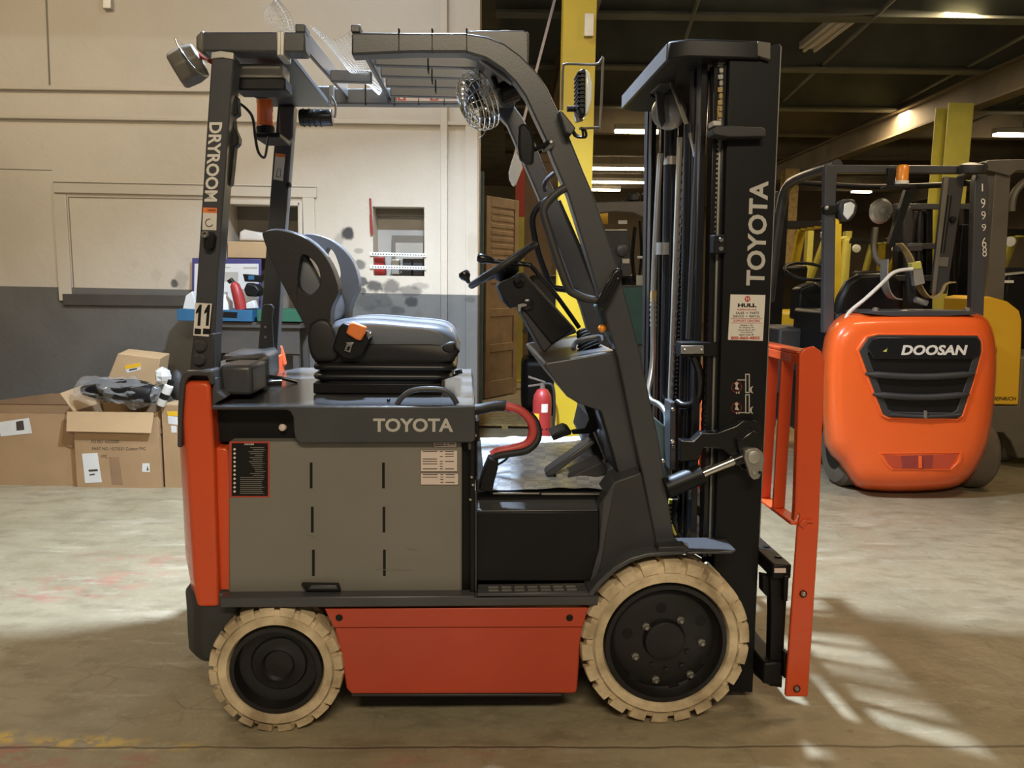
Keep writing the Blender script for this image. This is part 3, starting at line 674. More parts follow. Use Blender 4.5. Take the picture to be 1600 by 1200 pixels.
# far arch and rail
ofar = [(520, 138), (640, 138), (735, 138), (775, 145), (800, 160), (818, 185), (833, 215), (858, 280), (880, 330), (905, 390), (935, 470), (965, 575)]
ifar = [(520, 162), (640, 163), (728, 163), (757, 167), (778, 178), (793, 195), (806, 225), (832, 285), (853, 335), (876, 395), (908, 480), (940, 590)]
arch('guard_arch', ofar, ifar, .90, .965, 'charcoal', .006)
pbox('guard_rail', 400, 134, 525, 162, .90, .965, 'charcoal', FK, .006)
# front cross box and rear plate
a_, b_ = PL(745, 47, .165), PL(826, 100, .165)
B('guard_header', MB().box(a_.x, b_.x, .165-HALF, .90-HALF, b_.z+.02, a_.z), 'charcoal', FK, bevel=.004)
prof('header_end', [(727, 48), (818, 47), (825, 51), (826, 100), (800, 130), (745, 90)], .13, .166, 'charcoal', FK, .004)
zg0, zg1 = PL(400, 82, .17).z, PL(400, 52, .17).z
xa, xb = PL(320, 80, .17).x, PL(452, 84, .17).x
B('guard_plate', MB().box(xa, xb, .175-HALF, .90-HALF, zg0-.005, zg0+.015).box(xa, xa+.06, .175-HALF, .90-HALF, zg0, zg1), 'charcoal', FK, bevel=.003)
xg1 = PL(826, 60, .165).x
zr = zg1 - .005
def slat(d, x0, x1, hh=.033, th=.028, z=zr):
    return B('guard_slat', MB().box(x0, x1, d-HALF, d+th-HALF, z-hh, z), 'charcoal', FK, bevel=.003)
xs0 = PL(575, 90, .18).x
for d_ in (.20, .34, .48, .62, .77): slat(d_, xs0 + (d_-.18)*.02, xg1-.12)
B('guard_crossbar', MB().prism([PL(476, 82, .17), PL(476, 50, .17), PL(482, 50, .17), PL(482, 82, .17)], (PL(540, 140, .9).x - PL(477, 82, .17).x, .73, .03)), 'charcoal', FK, bevel=.003)
B('guard_crossbar', MB().prism([PL(566, 86, .17), PL(566, 52, .17), PL(574, 52, .17), PL(574, 86, .17)], (PL(608, 142, .9).x - PL(570, 86, .17).x, .73, .03)), 'charcoal', FK, bevel=.003)
pA, pB_ = GX(520, 100, PL(482, 60, .17).x+.05), None
B('guard_slat', MB().box(PL(520, 98, .5).x-.01, PL(580, 98, .5).x, .50-HALF, .528-HALF, zr-.05, zr-.01), 'charcoal', FK, bevel=.003)
# danger strip on far rail
lb = B('caution_strip', MB().prism([PL(620, 158, .898), PL(722, 158, .898), PL(722, 148, .898), PL(620, 148, .898)], (0, .0012, 0)), 'decal_pink', FK)
for x in (621, 672): B('caution_triangle', MB().prism([PL(x, 157, .897), PL(x+13, 157, .897), PL(x+13, 148.5, .897), PL(x, 148.5, .897)], (0, .0006, 0)), 'decal_red', lb); B('caution_mark', MB().prism([PL(x+3, 155, .8963), PL(x+10, 155, .8963), PL(x+6.5, 149.5, .8963)], (0, .0005, 0)), 'decal_white', lb)
# cable ties holding the net
for x in (623, 675, 729):
    a_ = [PL(x, 45, .098), PL(x+.5, 83, .098), PL(x+1.5, 86, .18), PL(x+1, 47, .18)]; B('cable_tie', MB().tube(a_, .0025, 5, closed=True), 'black', FK)
for x, y0, y1 in ((571, 130, 164), (616, 140, 165), (654, 140, 164), (694, 140, 164)):
    a_ = [PL(x, y0, .895), PL(x+.3, y1, .895), PL(x, y1, .97), PL(x, y0, .97)]; B('cable_tie', MB().tube(a_, .003, 5, closed=True), 'black', FK)
for d_ in (.34, .48, .62):
    for k_ in range(3):
        xx = xs0 + .16 + k_*.17 + d_*.05; B('cable_tie', MB().tube([L(xx, d_-.003, zr+.003), L(xx, d_-.003, zr-.048), L(xx, d_+.031, zr-.048), L(xx, d_+.031, zr+.003)], .0025, 5, closed=True), 'black', FK)
# white net on the roof
def net(name, fn, nu, nv, r=.0008):
    mb = MB()
    for i in range(nu+1): mb.tube([fn(i/nu, j/nv) for j in range(nv+1)], r, 3)
    for j in range(nv+1): mb.tube([fn(i/nu, j/nv) for i in range(nu+1)], r, 3)
    o = B(name, mb, 'net', FK); o['kind'] = 'stuff'; return o
ry = random.Random(5)
def sag(u, v):
    x = lerp(PL(477, 50, .15).x, PL(552, 50, .15).x, u) + .10*v*(1-u) + .02; d_ = .12 + .76*v
    z = zg1 + .012 - .03*math.sin(math.pi*u)*(1-.4*v) - .02*math.sin(math.pi*v) + .006*math.sin(9*u+7*v)
    return L(x, d_, z)
net('roof_net', sag, 14, 40)
def hump(x0, x1, d0, d1, h, tilt=0.0):
    def f(u, v):
        p0 = PL(x0, 48, d0).x; p1 = PL(x1, 48, d0).x
        return L(lerp(p0, p1, u) + tilt*v, lerp(d0, d1, v), zg1 + .004 + h*math.sin(math.pi*min(1, max(0, .08+.84*u)))**1.2*(1-abs(2*v-1)**2*.6) + .004*math.sin(11*u+5*v))
    return f
net('roof_net', hump(738, 820, .14, .5, .045), 20, 14)
def tuft(u, v):
    base_ = PL(444, 47, .13); a_ = lerp(-.5, .9, u)
    return base_ + V((-.035*v + .062*(u-.5)*(1+.35*math.sin(math.pi*v)), .05*math.cos(3*u)*v, .078*v - .012*(2*u-1)**2*v + .004*math.sin(8*u)))
net('roof_net', tuft, 9, 10, .0013)
# ---- things bolted to the guard
q = pbox('led_driver', 370, 99, 443, 121, .20, .29, 'alu', FK, .006)
pbox('driver_top', 378, 103, 436, 106, .195, .205, 'white', q, .001)
pbox('driver_bracket', 366, 121, 446, 141, .20, .30, 'black', FK, .006)
B('wiring', ptube([(375, 125, .30), (385, 142, .32), (405, 152, .35), (425, 148, .4), (440, 135, .45)], .005), 'black', FK, smooth=45)
B('wiring', ptube([(385, 140, .30), (408, 146, .33), (422, 137, .38)], .003), 'zinc', FK, smooth=45)
B('wiring', ptube([(372, 160, .20), (385, 170, .22), (395, 185, .25), (399, 215, .28), (404, 238, .3), (413, 246, .33), (417, 230, .36), (419, 215, .4)], .0045), 'black', FK, smooth=45)
q = B('beacon', MB().lathe([(.030, 0), (.031, .01), (.029, .085), (.026, .1), (.012, .104), (.001, .104)], PL(415, 199, .70), (0, 0, 1), 20), 'amber', FK, smooth=40)
B('beacon_base', MB().lathe([(.034, -.03), (.034, .0), (.030, .004)], PL(415, 199, .70), (0, 0, 1), 20), 'black', q, smooth=40)
pbox('beacon_bracket', 396, 207, 437, 215, .62, .80, 'black', FK, .004)
prof('bracket_arm', [(436, 165), (459, 165), (457, 215), (450, 224), (436, 217)], .86, .90, 'charcoal', FK, .006)
q = B('rear_camera', pcyl((468, 184, .62), (520, 184, .62), .030, 20), 'black_gloss', FK, bevel=.006)
for i in range(4): B('cooling_fin', pcyl((474+i*9, 184, .62), (475.5+i*9, 184, .62), .0325, 20), 'black', q)
B('camera_bracket', ptube([(522, 184, .62), (524, 178, .62), (524, 162, .62), (517, 150, .62)], .004), 'steel_dull', FK, smooth=45)
B('camera_mount', MB().tube([PL(518, 134, .86), PL(519, 163, .86)], .010, 6), 'steel_dull', FK)
# rear work light with wire guard
c = PL(293, 103, .28); ax = (PL(283, 96, .20) - PL(303, 110, .34)).normalized()
q = B('rear_work_light', MB().lathe([(.02, -.05), (.055, -.045), (.062, -.01), (.060, .035), (.05, .042), (.001, .042)], c, (-.62, -.1, -.35), 8), 'grey_frame', FK, bevel=.006)
B('light_guard', ptube([(274, 61, .22), (284, 82, .22), (302, 105, .2), (318, 117, .18), (326, 118, .18)], .0035), 'chrome', FK, smooth=45)
B('light_guard', ptube([(274, 61, .22), (290, 74, .34), (312, 88, .34), (325, 97, .34)], .0035), 'chrome', FK, smooth=45)
B('light_arm', ptube([(302, 90, .28), (318, 88, .26), (330, 95, .2)], .010), 'orange_dark', FK, smooth=45)
# fan
fcn = PL(757, 154, .42); fax = V((-.86, -.26, -.42)).normalized(); fu = fax.orthogonal().normalized(); fv = fax.cross(fu)
q = B('fan_motor', MB().lathe([(.02, -.075), (.040, -.07), (.040, -.005), (.03, .0), (.001, 0)], fcn + V((.045, .02, .012)), fax, 20), 'black_gloss', FK, smooth=40)
def ringpts(r, t, n_=28): return [fcn + fax*t + (fu*math.cos(2*math.pi*i/n_) + fv*math.sin(2*math.pi*i/n_))*r for i in range(n_)]
mb = MB()
for r_, t_ in ((.098, .0), (.100, .018), (.098, .036), (.092, .052), (.080, .064), (.062, .072), (.045, .076), (.03, .078)): mb.tube(ringpts(r_, t_), .0024, 5, closed=True)
for i in range(18):
    a_ = 2*math.pi*i/18; e_ = fu*math.cos(a_) + fv*math.sin(a_)
    mb.tube([fcn + e_*r_ + fax*t_ for r_, t_ in ((.03, -.01), (.085, -.008), (.1, .012), (.093, .052), (.062, .073), (.0, .078))], .0016, 4)
B('fan_cage', mb, 'chrome', q, smooth=45)
mb = MB()
for i in range(4):
    a_ = 2*math.pi*i/4; e_ = fu*math.cos(a_)+fv*math.sin(a_); e2 = fu*math.cos(a_+.7)+fv*math.sin(a_+.7)
    mb.prism([fcn + e_*.015 + fax*.02, fcn + e_*.08 + fax*.015, fcn + e2*.08 + fax*.045, fcn + e2*.015 + fax*.03], fax*.002)
B('fan_blade', mb, 'black', q)
B('fan_hub', MB().lathe([(.02, 0), (.018, .03), (.001, .034)], fcn + fax*.015, fax, 16), 'black', q, smooth=40)
B('fan_bracket', ptube([(778, 140, .40), (770, 118, .42), (764, 103, .44), (763, 92, .44)], .010), 'black', FK, smooth=45)
B('bracket_socket', MB().lathe([(.022, 0), (.02, .03), (.01, .04)], PL(764, 117, .44), (-.1, 0, 1), 12), 'black', FK, smooth=40)
decal('motor_label', 767, 160, 777, 165, .375, 'decal_white', q)
B('fan_cord', ptube([(757, 196, .45), (758, 205, .45), (753, 213, .45), (749, 215, .45)], .002), 'steel_dull', FK, smooth=45)
# mirrors
prof('rear_mirror', [(810, 199), (814, 192), (823, 193), (832, 205), (836, 222), (834, 257), (823, 257), (812, 250), (809, 230)], .02, .05, 'black_gloss', FK, .012, seg=3)
B('mirror_arm', ptube([(834, 234, .05), (845, 230, .07), (858, 222, .09)], .007), 'black_gloss', FK, smooth=45)
prof('mirror_clamp', [(846, 226), (860, 218), (867, 222), (864, 231), (849, 238)], .085, .10, 'charcoal', FK, .002)
bolt(861, 222, .085, .006, 'steel', FK)
prof('far_mirror', [(806, 235), (815, 255), (817, 262), (806, 290), (801, 291), (796, 280), (795, 268), (800, 250)], .80, .82, 'white', FK, .006)
# front work light with wire guard
q = prof('front_work_light', [(905, 110), (909, 107), (916, 107), (915, 178), (908, 182), (903, 170)], .02, .10, 'black', FK, .006)
for i in range(9): pbox('cooling_fin', 903, 111+i*6.6, 914, 114+i*6.6, .015, .105, 'black', q, .001)
prof('light_lens', [(915, 108), (921, 112), (926, 130), (925, 155), (920, 175), (915, 180)], .02, .10, 'glass', q, .006)
B('light_guard', ptube([(878, 172, .06), (879, 130, .06), (880, 106, .06), (886, 100, .06), (930, 101, .06), (940, 93, .06), (942, 98, .06), (938, 195, .06), (934, 199, .06), (905, 201, .06)], .0038, k=4), 'grey_frame', FK, smooth=45)
B('light_bracket', MB().prism([PL(x, y, .05) for x, y in [(873, 172), (880, 175), (900, 200), (893, 210), (884, 207)]], (0, .07, 0)), 'charcoal', FK, bevel=.004)
B('light_knuckle', MB().tube([PL(905, 190, .07), PL(903, 180, .07), PL(908, 170, .07)], .013, 10), 'steel_dull', FK, smooth=45)
B('light_knuckle', MB().tube([PL(886, 170, .07), PL(905, 170, .07)], .009, 10), 'black', FK, smooth=45)
for k_ in (0, 1): B('wiring', ptube([(893, 200, .08), (902-k_*4, 212, .07), (915-k_*5, 214, .06), (914-k_*4, 203, .06), (907, 200, .06)], .004), 'black', FK, smooth=45)
# ---- seat
SD0, SD1 = .27, .74
def ppts(px, d, k=0): 
    P = [PL(x, y, d) for x, y in px]
    return smooth_path(P, k, True) if k else P
seat = B('seat', pillow(ppts([(496, 512), (530, 503), (575, 500), (640, 505), (688, 510), (706, 521), (713, 538), (712, 552), (700, 560), (600, 560), (510, 558), (494, 540)], SD0+.01, 3), (0, SD1-SD0-.02, 0), .045, 5), 'vinyl', FK, smooth=60)
B('seat_pan', pillow(ppts([(481, 520), (500, 512), (540, 535), (620, 538), (712, 540), (712, 560), (696, 568), (600, 569), (505, 567), (488, 562)], SD0, 2), (0, SD1-SD0, 0), .02, 4), 'vinyl_shell', FK, smooth=50)
B('seat_latch', pillow(ppts([(690, 543), (697, 536), (709, 534), (712, 541), (708, 552), (694, 550)], SD0-.004, 2), (0, .03, 0), .008, 3), 'vinyl_shell', seat, smooth=50)
def wing(name, out, hole, d0, d1, m, bv=.018):
    o_ = ppts(out, d0, 3); h_ = ppts(hole, d0, 3)
    return B(name, MB().ringprism(o_, h_, (0, d1-d0, 0)), m, FK, bevel=bv, seg=4, smooth=50)
no = [(411, 372), (414, 362), (437, 360), (470, 369), (497, 388), (515, 412), (526, 440), (528, 458), (518, 480), (516, 498), (514, 515), (486, 530), (474, 505), (456, 472), (432, 425)]
nh = [(466, 425), (468, 412), (471, 400), (476, 398), (485, 403), (493, 412), (499, 424), (501, 437), (499, 447), (492, 456), (484, 461), (475, 458), (467, 450), (465, 440), (465, 432)]
wing('backrest_wing', no, nh, SD0+.005, SD0+.095, 'vinyl_shell', .022)
fo = [(472, 375), (474, 366), (492, 366), (516, 374), (538, 391), (553, 412), (560, 437), (559, 455), (551, 472), (546, 490), (545, 506), (522, 512), (512, 490), (500, 460), (485, 420)]
fh = [(508, 408), (508, 396), (511, 389), (514, 388), (519, 391), (524, 399), (528, 410), (531, 420), (532, 430), (530, 436), (525, 437), (520, 432), (515, 426), (510, 420), (508, 414)]
wing('backrest_wing', fo, fh, SD1-.10, SD1-.015, 'vinyl', .022)
B('backrest', pillow(ppts([(413, 366), (424, 359), (442, 361), (465, 377), (492, 420), (509, 455), (517, 480), (515, 502), (495, 515), (483, 508), (460, 465), (435, 418)], SD0+.05, 3), (0, SD1-SD0-.10, 0), .03, 4), 'vinyl', FK, smooth=60)
B('top_roll', pillow(ppts([(411, 364), (420, 358), (437, 357), (465, 364), (490, 379), (508, 398), (512, 408), (505, 412), (490, 396), (462, 378), (430, 370)], SD0+.03, 2), (0, .09, 0), .02, 3), 'vinyl', FK, smooth=60)
B('recliner_cover', pillow(ppts([(480, 520), (485, 506), (497, 499), (510, 500), (519, 510), (524, 525), (530, 545), (525, 563), (500, 566), (487, 560), (481, 540)], SD0-.012, 2), (0, .05, 0), .012, 3), 'vinyl_shell', FK, smooth=50)
q = prof('belt_retractor', [(519, 545), (529, 512), (536, 504), (580, 519), (580, 529), (566, 556), (550, 563), (536, 561)], SD0-.035, SD0, 'black', FK, .006)
prof('buckle_button', [(540, 521), (546, 505), (552, 503), (573, 511), (571, 519), (564, 533), (556, 531)], SD0-.05, SD0-.03, 'decal_orange', q, .006)
o_ = ppts([(538, 548), (542, 537), (550, 540), (547, 551)], SD0-.042); i_ = ppts([(541, 547), (544, 541), (547.5, 542), (545, 548)], SD0-.042)
B('belt_tongue', MB().ringprism(o_, i_, (0, .003, 0)), 'chrome', q)
prof('tongue_shank', [(542, 538), (540, 535), (553, 535), (550, 540)], SD0-.042, SD0-.038, 'steel', q, .001)
prof('belt_slot', [(572, 522), (579, 518), (582, 525), (575, 531)], SD0-.045, SD0-.03, 'chrome', q, .003)
prof('far_belt_latch', [(578, 500), (581, 491), (598, 498), (596, 503)], SD1, SD1+.03, 'black', FK, .003)
# suspension bellows
zc = [(563, 0), (568, 1), (573, 0), (579, 1), (584, .0), (590, 1), (596, .2), (599, .2)]
rings = []
for y, o in [(566, .0), (570, .85), (574, 1), (578, .85), (580, .25), (582, .25), (585, .85), (589, 1.0), (593, .8), (595, .2), (598, .2)]:
    z = PL(600, y, SD0).z; g = .022*o; x0 = PL(498, y, SD0).x; x1 = PL(704, y, SD0).x - (.012 if y > 583 else 0) - (.02 if y > 592 else 0)
    P = []
    for (cx, cy, a0) in ((x1+g-.05, SD0-g+.05, -90), (x1+g-.05, SD1+g-.05, 0), (x0-g+.05, SD1+g-.05, 90), (x0-g+.05, SD0-g+.05, 180)):
        for i in range(5):
            a_ = math.radians(a0 + 22.5*i); P.append(L(cx + .05*math.cos(a_), cy + .05*math.sin(a_), z))
    rings.append(P)
B('suspension_bellows', MB().loft(rings), 'bellows', FK, smooth=60)
zb0 = ZT + .002; zb1 = PL(600, 598, SD0).z
B('seat_rail', MB().box(PL(490, 603, SD0).x, PL(690, 603, SD0).x, SD0-.01-HALF, SD1+.01-HALF, zb0, max(zb1, zb0+.02)), 'black', FK, bevel=.005)
q = B('weight_knob', ptube([(695, 590, SD0+.1), (705, 588, SD0+.08), (716, 584, SD0+.06)], .004), 'black', FK, smooth=45)
B('knob_grip', MB().tube([PL(711, 583, SD0+.06), PL(722, 580, SD0+.06)], .008, 6), 'black', q)
# ---- steering wheel, column, levers
ce = PL(786, 414, .42); wx = (PL(833, 383, .42) - PL(735, 447, .42)); rw = wx.length/2; wx.normalize(); wy = V((0, 1, 0)); wn = wx.cross(wy)
sw = B('steering_wheel', MB().tube([ce + (wx*math.cos(2*math.pi*i/40) + wy*math.sin(2*math.pi*i/40))*rw for i in range(40)], .0125, 10, closed=True), 'vinyl_shell', FK, smooth=50)
for a_ in (.5, 2.6, 4.7):
    e_ = wx*math.cos(a_) + wy*math.sin(a_); B('spoke', MB().tube([ce + e_*rw, ce + e_*.03 + wn*.02*(-1 if wn.z > 0 else 1)], .011, 8), 'vinyl_shell', sw, smooth=50)
dn = -wn if wn.z > 0 else wn
B('wheel_boss', MB().lathe([(.03, -.012), (.05, .0), (.05, .03), (.035, .05)], ce, dn, 18), 'black', sw, smooth=40)
kb = PL(733, 441, .36)
B('spinner_knob', MB().lathe([(.006, 0), (.009, .012), (.018, .022), (.021, .034), (.016, .045), (.001, .047)], kb + V((0, 0, -.003)), PL(724, 425, .36)-kb, 14), 'black_gloss', sw, smooth=50)
col = prof('steering_column', [(777, 447), (782, 441), (818, 425), (824, 430), (898, 512), (902, 520), (880, 528), (862, 540), (851, 552), (845, 545), (808, 478), (797, 483), (786, 471)], .30, .50, 'charcoal_flat', FK, .006)
prof('column_face', [(778, 449), (782, 443), (817, 427), (896, 513), (880, 526), (862, 538), (812, 476), (798, 481), (787, 468)], .292, .302, 'black', col, .004)
B('switch_boot', MB().lathe([(.013, 0), (.020, .008), (.014, .012), (.018, .016), (.012, .020), (.014, .024), (.008, .034), (.001, .034)], PL(812, 440, .295), (-.35, -1, .15), 14), 'black', col, smooth=40)
B('key_switch', MB().lathe([(.021, 0), (.021, .008), (.014, .012), (.001, .012)], PL(824, 475, .292), (0, -1, 0), 18), 'black_gloss', col, smooth=40)
prof('key', [(809, 476), (817, 474), (823, 475), (823, 478), (814, 480), (813, 488), (810, 486)], .268, .271, 'steel', col, .0005)
lv = B('direction_lever', ptube([(768, 408, .33), (800, 411, .32), (826, 414, .32), (834, 420, .32), (868, 460, .33), (905, 512, .35)], .008), 'black_gloss', FK, smooth=45)
B('lever_knob', MB().lathe([(.008, 0), (.013, .012), (.016, .035), (.017, .05), (.012, .058), (.001, .06)], PL(772, 408, .33), PL(750, 403, .33)-PL(772, 408, .33), 14), 'black_gloss', lv, smooth=50)
# ribbed boot
b0, b1 = PL(921, 545, .33), PL(908, 517, .35); pr = []
for i in range(7):
    t_ = i/6*(b1-b0).length; r_ = lerp(.046, .020, i/6); pr += [(r_, t_), (r_*.80, t_+.004)]
B('lever_boot', MB().lathe(pr + [(.01, (b1-b0).length+.006)], b0, b1-b0, 18), 'rubber', FK, smooth=30)
# ---- dash cowl
cw = prof('dash_cowl', [(849, 571), (853, 566), (962, 548), (968, 560), (1000, 690), (1006, 730), (1000, 738), (968, 746), (962, 720), (940, 643), (930, 640), (903, 630), (886, 620)], .14, .90, 'charcoal', FK, .012, seg=3)
top_n = [PL(850, 570, .15), PL(962, 549, .15)]
B('dash_tray', MB().tube(smooth_path([PL(897, 561, .145)+V((0,.02,.03)), PL(905, 552, .145)+V((0,.05,.035)), PL(940, 545, .145)+V((0,.05,.035)), PL(945, 549, .145)+V((0,.02,.03))], 4), .008, 8), 'charcoal', FK, smooth=45)
# lower cowl and fender
prof('lower_cowl', [(937, 787), (962, 752), (1002, 738), (1028, 862), (990, 872), (960, 888), (936, 908), (921, 930), (918, 925), (936, 860)], .06, .20, 'charcoal_flat', FK, .008, seg=3)
prof('cowl_inner', [(935, 642), (967, 746), (1000, 737), (985, 670), (960, 640)], .145, .20, 'black', FK, .006)
prof('cowl_step', [(918, 924), (936, 858), (942, 782), (962, 752), (950, 820), (940, 880), (924, 928)], .05, .065, 'charcoal', FK, .004)
arc_o = [(919, 928), (936, 907), (960, 886), (985, 872), (1010, 865), (1030, 863), (1072, 862)]
arc_i = [(925, 934), (941, 913), (964, 892), (988, 878), (1011, 871), (1031, 869), (1072, 866)]
arch('fender', arc_o, arc_i, .0, .20, 'charcoal', .003)
prof('fender_tab', [(1027, 862), (1030, 855), (1072, 853), (1078, 858), (1076, 863)], .01, .06, 'charcoal_flat', FK, .003)
z = PL(1100, 866, .02).z; P = [PL(1056, 866, .02), PL(1148, 866, .02), PL(1153, 863, .02)]
x0, x1 = P[0].x, P[2].x
B('mast_step', MB().prism([L(x0, .02, z), L(x1-.02, .02, z), L(x1, .04, z), L(x1, .16, z), L(x0, .16, z)], (0, 0, .008)), 'charcoal', FK, bevel=.003)
bolt(1071, 853, .03, .009, 'zinc', FK)
# ---- floor, step
pbox('step_panel', 743, 800, 936, 908, .06, .12, 'black', FK, .004)
for x in (765, 910): c = PL(x, 809, .0595); B('panel_hole', MB().lathe([(.010, 0), (.009, -.003), (.001, -.003)], c, (0, -1, 0), 16), 'decal_black', FK)
z0 = PL(840, 800, .06).z; z1 = PL(840, 783, .10).z
B('panel_ledge', MB().prism([L(PL(744, 800, .06).x, .06, z0), L(PL(934, 800, .06).x, .06, z0), L(PL(934, 800, .06).x, .13, z0+.02), L(PL(744, 800, .06).x, .13, z0+.02)], (0, 0, .006)), 'charcoal', FK, bevel=.002)
pbox('floor_edge', 744, 769, 938, 782, .12, .16, 'black', FK, .003)
for (x0_, x1_, y_) in ((770, 843, 770), (846, 937, 771)): pbox('edge_strip', x0_, y_, x1_, y_+2.5, .117, .123, 'steel_dull', FK, .001)
zf = PL(840, 769, .12).z; xf0, xf1 = PL(744, 769, .12).x, PL(940, 769, .12).x+.22
B('floor_plate', MB().box(xf0, xf1, .12-HALF, .98-HALF, zf-.02, zf), 'black', FK, bevel=.003)
nu, nv = 26, 24; vs = []; fs = []
for j in range(nv+1):
    for i in range(nu+1):
        u, v = i/nu, j/nv; vs.append(L(lerp(xf0+.03, xf1-.12, u), lerp(.125, .97, v), zf+.004 + .010*abs(noise.noise(V((u*5, v*6, 2)))) + .006*math.sin(9*v+3*u)**2))
for j in range(nv):
    for i in range(nu): a_ = j*(nu+1)+i; fs.append((a_, a_+1, a_+nu+2, a_+nu+1))
m_, nt_, b_ = nodes_mat('check_sheet'); n_ = NT(nt_)
br = nt_.nodes.new('ShaderNodeTexChecker'); br.inputs['Scale'].default_value = 22
nt_.links.new(n_.geo.outputs[0], br.inputs['Vector']); br.inputs[1].default_value = (.62, .64, .66, 1); br.inputs[2].default_value = (.42, .45, .50, 1)
c_ = n_.mix(n_.rng(n_.noise(60, 3), .5, .62, 0, .5), br.outputs[0], (.30, .33, .38)); nt_.links.new(c_, b_.inputs['Base Color']); b_.inputs['Roughness'].default_value = .35
B('floor_sheet', MB().add(vs, fs), 'check_sheet', FK, smooth=60)
stp = pbox('step_plate', 746, 927, 921, 932, .0, .03, 'charcoal', FK, .002)
zs_ = PL(840, 928, .005).z; xs0_, xs1_ = PL(747, 928, .0).x, PL(919, 928, .0).x
B('step_tread', MB().box(xs0_, xs1_, .004-HALF, .075-HALF, zs_, zs_+.006), 'charcoal', FK, bevel=.002)
tr = MB()
for i in range(7):
    xx = lerp(xs0_+.05, xs1_-.05, i/6)
    for dd in (.02, .045): tr.box(xx-.016, xx+.016, dd-HALF, dd+.007-HALF, zs_+.006, zs_+.009)
B('tread_bar', tr, 'steel_dull', FK)
B('bulkhead', MB().box(PL(721, 800, .10).x, PL(742, 800, .10).x, .08-HALF, 1.0-HALF, .44, ZT-.02), 'black', FK)
pbox('front_post', 734.5, 640, 742, 928, .03, .07, 'black', FK, .003)
pbox('post_edge', 742, 768, 745, 925, .035, .05, 'charcoal', FK, .002)
for (y0, y1) in ((657, 690), (690, 745)): pbox('hinge_block', 742, y0, 749 - (3 if y0 > 680 else 0), y1, .06, .10, 'black', FK, .003)
for (x, y) in ((743, 680), (737, 745), (739, 757), (735, 780)): bolt(x, y, .028, .005, 'chrome', FK)
pbox('green_tag', 731, 690, 738, 735, .10, .102, 'green_tray', FK, .0)
# inside of front wall: far lower dash, pedals
prof('brake_arm', [(935, 650), (945, 662), (930, 675), (918, 678), (895, 679), (893, 673), (914, 670), (921, 655), (912, 632), (922, 628)], .36, .385, 'black', FK, .004)
prof('brake_pedal', [(862, 682), (868, 677), (885, 670), (893, 673), (893, 679), (880, 683), (865, 689)], .32, .44, 'black', FK, .004)
ac = prof('accelerator', [(853, 743), (856, 737), (925, 688), (930, 692), (918, 703), (858, 748)], .30, .38, 'charcoal', FK, .004)
prof('accelerator_base', [(868, 755), (905, 738), (940, 722), (950, 732), (948, 740), (897, 762), (875, 765)], .28, .40, 'charcoal_flat', FK, .004)
prof('pedal_pivot', [(855, 745), (866, 742), (876, 750), (880, 756), (866, 755)], .29, .39, 'black', FK, .004)
prof('kick_panel', [(918, 690), (930, 640), (968, 746), (950, 760), (938, 735)], .50, .9, 'charcoal_flat', FK, .004)
B('pedal_link', ptube([(925, 665, .4), (935, 690, .4), (945, 715, .4), (940, 725, .4)], .006), 'steel_dull', FK, smooth=45)
# ---- battery cable
R1 = [(749, 637, .12), (770, 635, .12), (790, 635, .12), (812, 641, .12), (829, 658, .12), (832, 678, .12), (822, 694, .12), (800, 701, .12), (780, 705, .12), (768, 711, .12)]
B('red_cable', ptube(R1[2:], .0145, 12), 'red_cable', FK, smooth=45)
B('black_cable', ptube([(788, 637, .15), (815, 642, .15), (834, 655, .14), (841, 674, .13), (838, 690, .12), (822, 704, .11), (795, 709, .11), (775, 713, .11), (765, 722, .11)], .0125, 12), 'rubber', FK, smooth=45)
B('cable_sleeve', ptube([(740, 638, .13), (752, 639, .13), (762, 635, .13), (778, 633, .13), (791, 634, .13)], [.018, .016]+[.0185]*19, 12) if False else ptube([(740, 640, .13), (752, 639, .13), (764, 636, .13), (778, 634, .13), (791, 634, .13)], .018, 12), 'rubber', FK, smooth=45)
prof('cable_connector', [(748, 766), (752, 745), (764, 715), (779, 720), (778, 733), (772, 755), (769, 770)], .09, .15, 'black', FK, .005)
B('connector_handle', ptube([(776, 727, .12), (788, 720, .12), (795, 712, .12), (793, 709, .12)], .004), 'black', FK, smooth=45)
# ---- grab handles on the front pillars
def handle(pts, d, r, m): return B('pillar_handle', ptube([(x, y, d) for x, y in pts], r, 10, k=4), m, FK, smooth=45)
handle([(884, 293), (872, 300), (858, 313), (849, 330), (857, 360), (868, 395), (880, 430), (889, 452), (900, 460), (918, 467), (938, 470)], .09, .013, 'charcoal_flat')
handle([(858, 310), (846, 318), (835, 332), (832, 350), (840, 390), (852, 425), (862, 447), (880, 452), (905, 455)], .88, .013, 'black')
prof('turn_lever', [(934, 482), (934, 470), (958, 424), (966, 418), (973, 420), (974, 432), (950, 480), (942, 487)], .06, .085, 'black_gloss', FK, .008, seg=3)
B('lever_slot', MB().tube([PL(945, 470, .058), PL(965, 428, .058)], .004, 6), 'decal_black', FK)
bolt(965, 435, .058, .004, 'chrome', FK)
prof('front_lamp_housing', [(930, 478), (936, 468), (948, 500), (957, 540), (945, 520)], .16, .20, 'teal_post', FK, .003)
B('amber_lamp', MB().lathe([(.014, 0), (.013, .006), (.006, .011), (.001, .012)], PL(941, 513, .155), (-.3, -1, 0), 14), 'amber_bright', FK, smooth=50)
prof('clear_guard', [(862, 318), (876, 312), (915, 400), (934, 470), (915, 478), (890, 410)], .905, .91, 'black_gloss', FK, .001)
B('pillar_wiring', ptube([(866, 270, .5), (855, 280, .5), (850, 290, .5), (852, 300, .5)], .008), 'charcoal', FK, smooth=45)
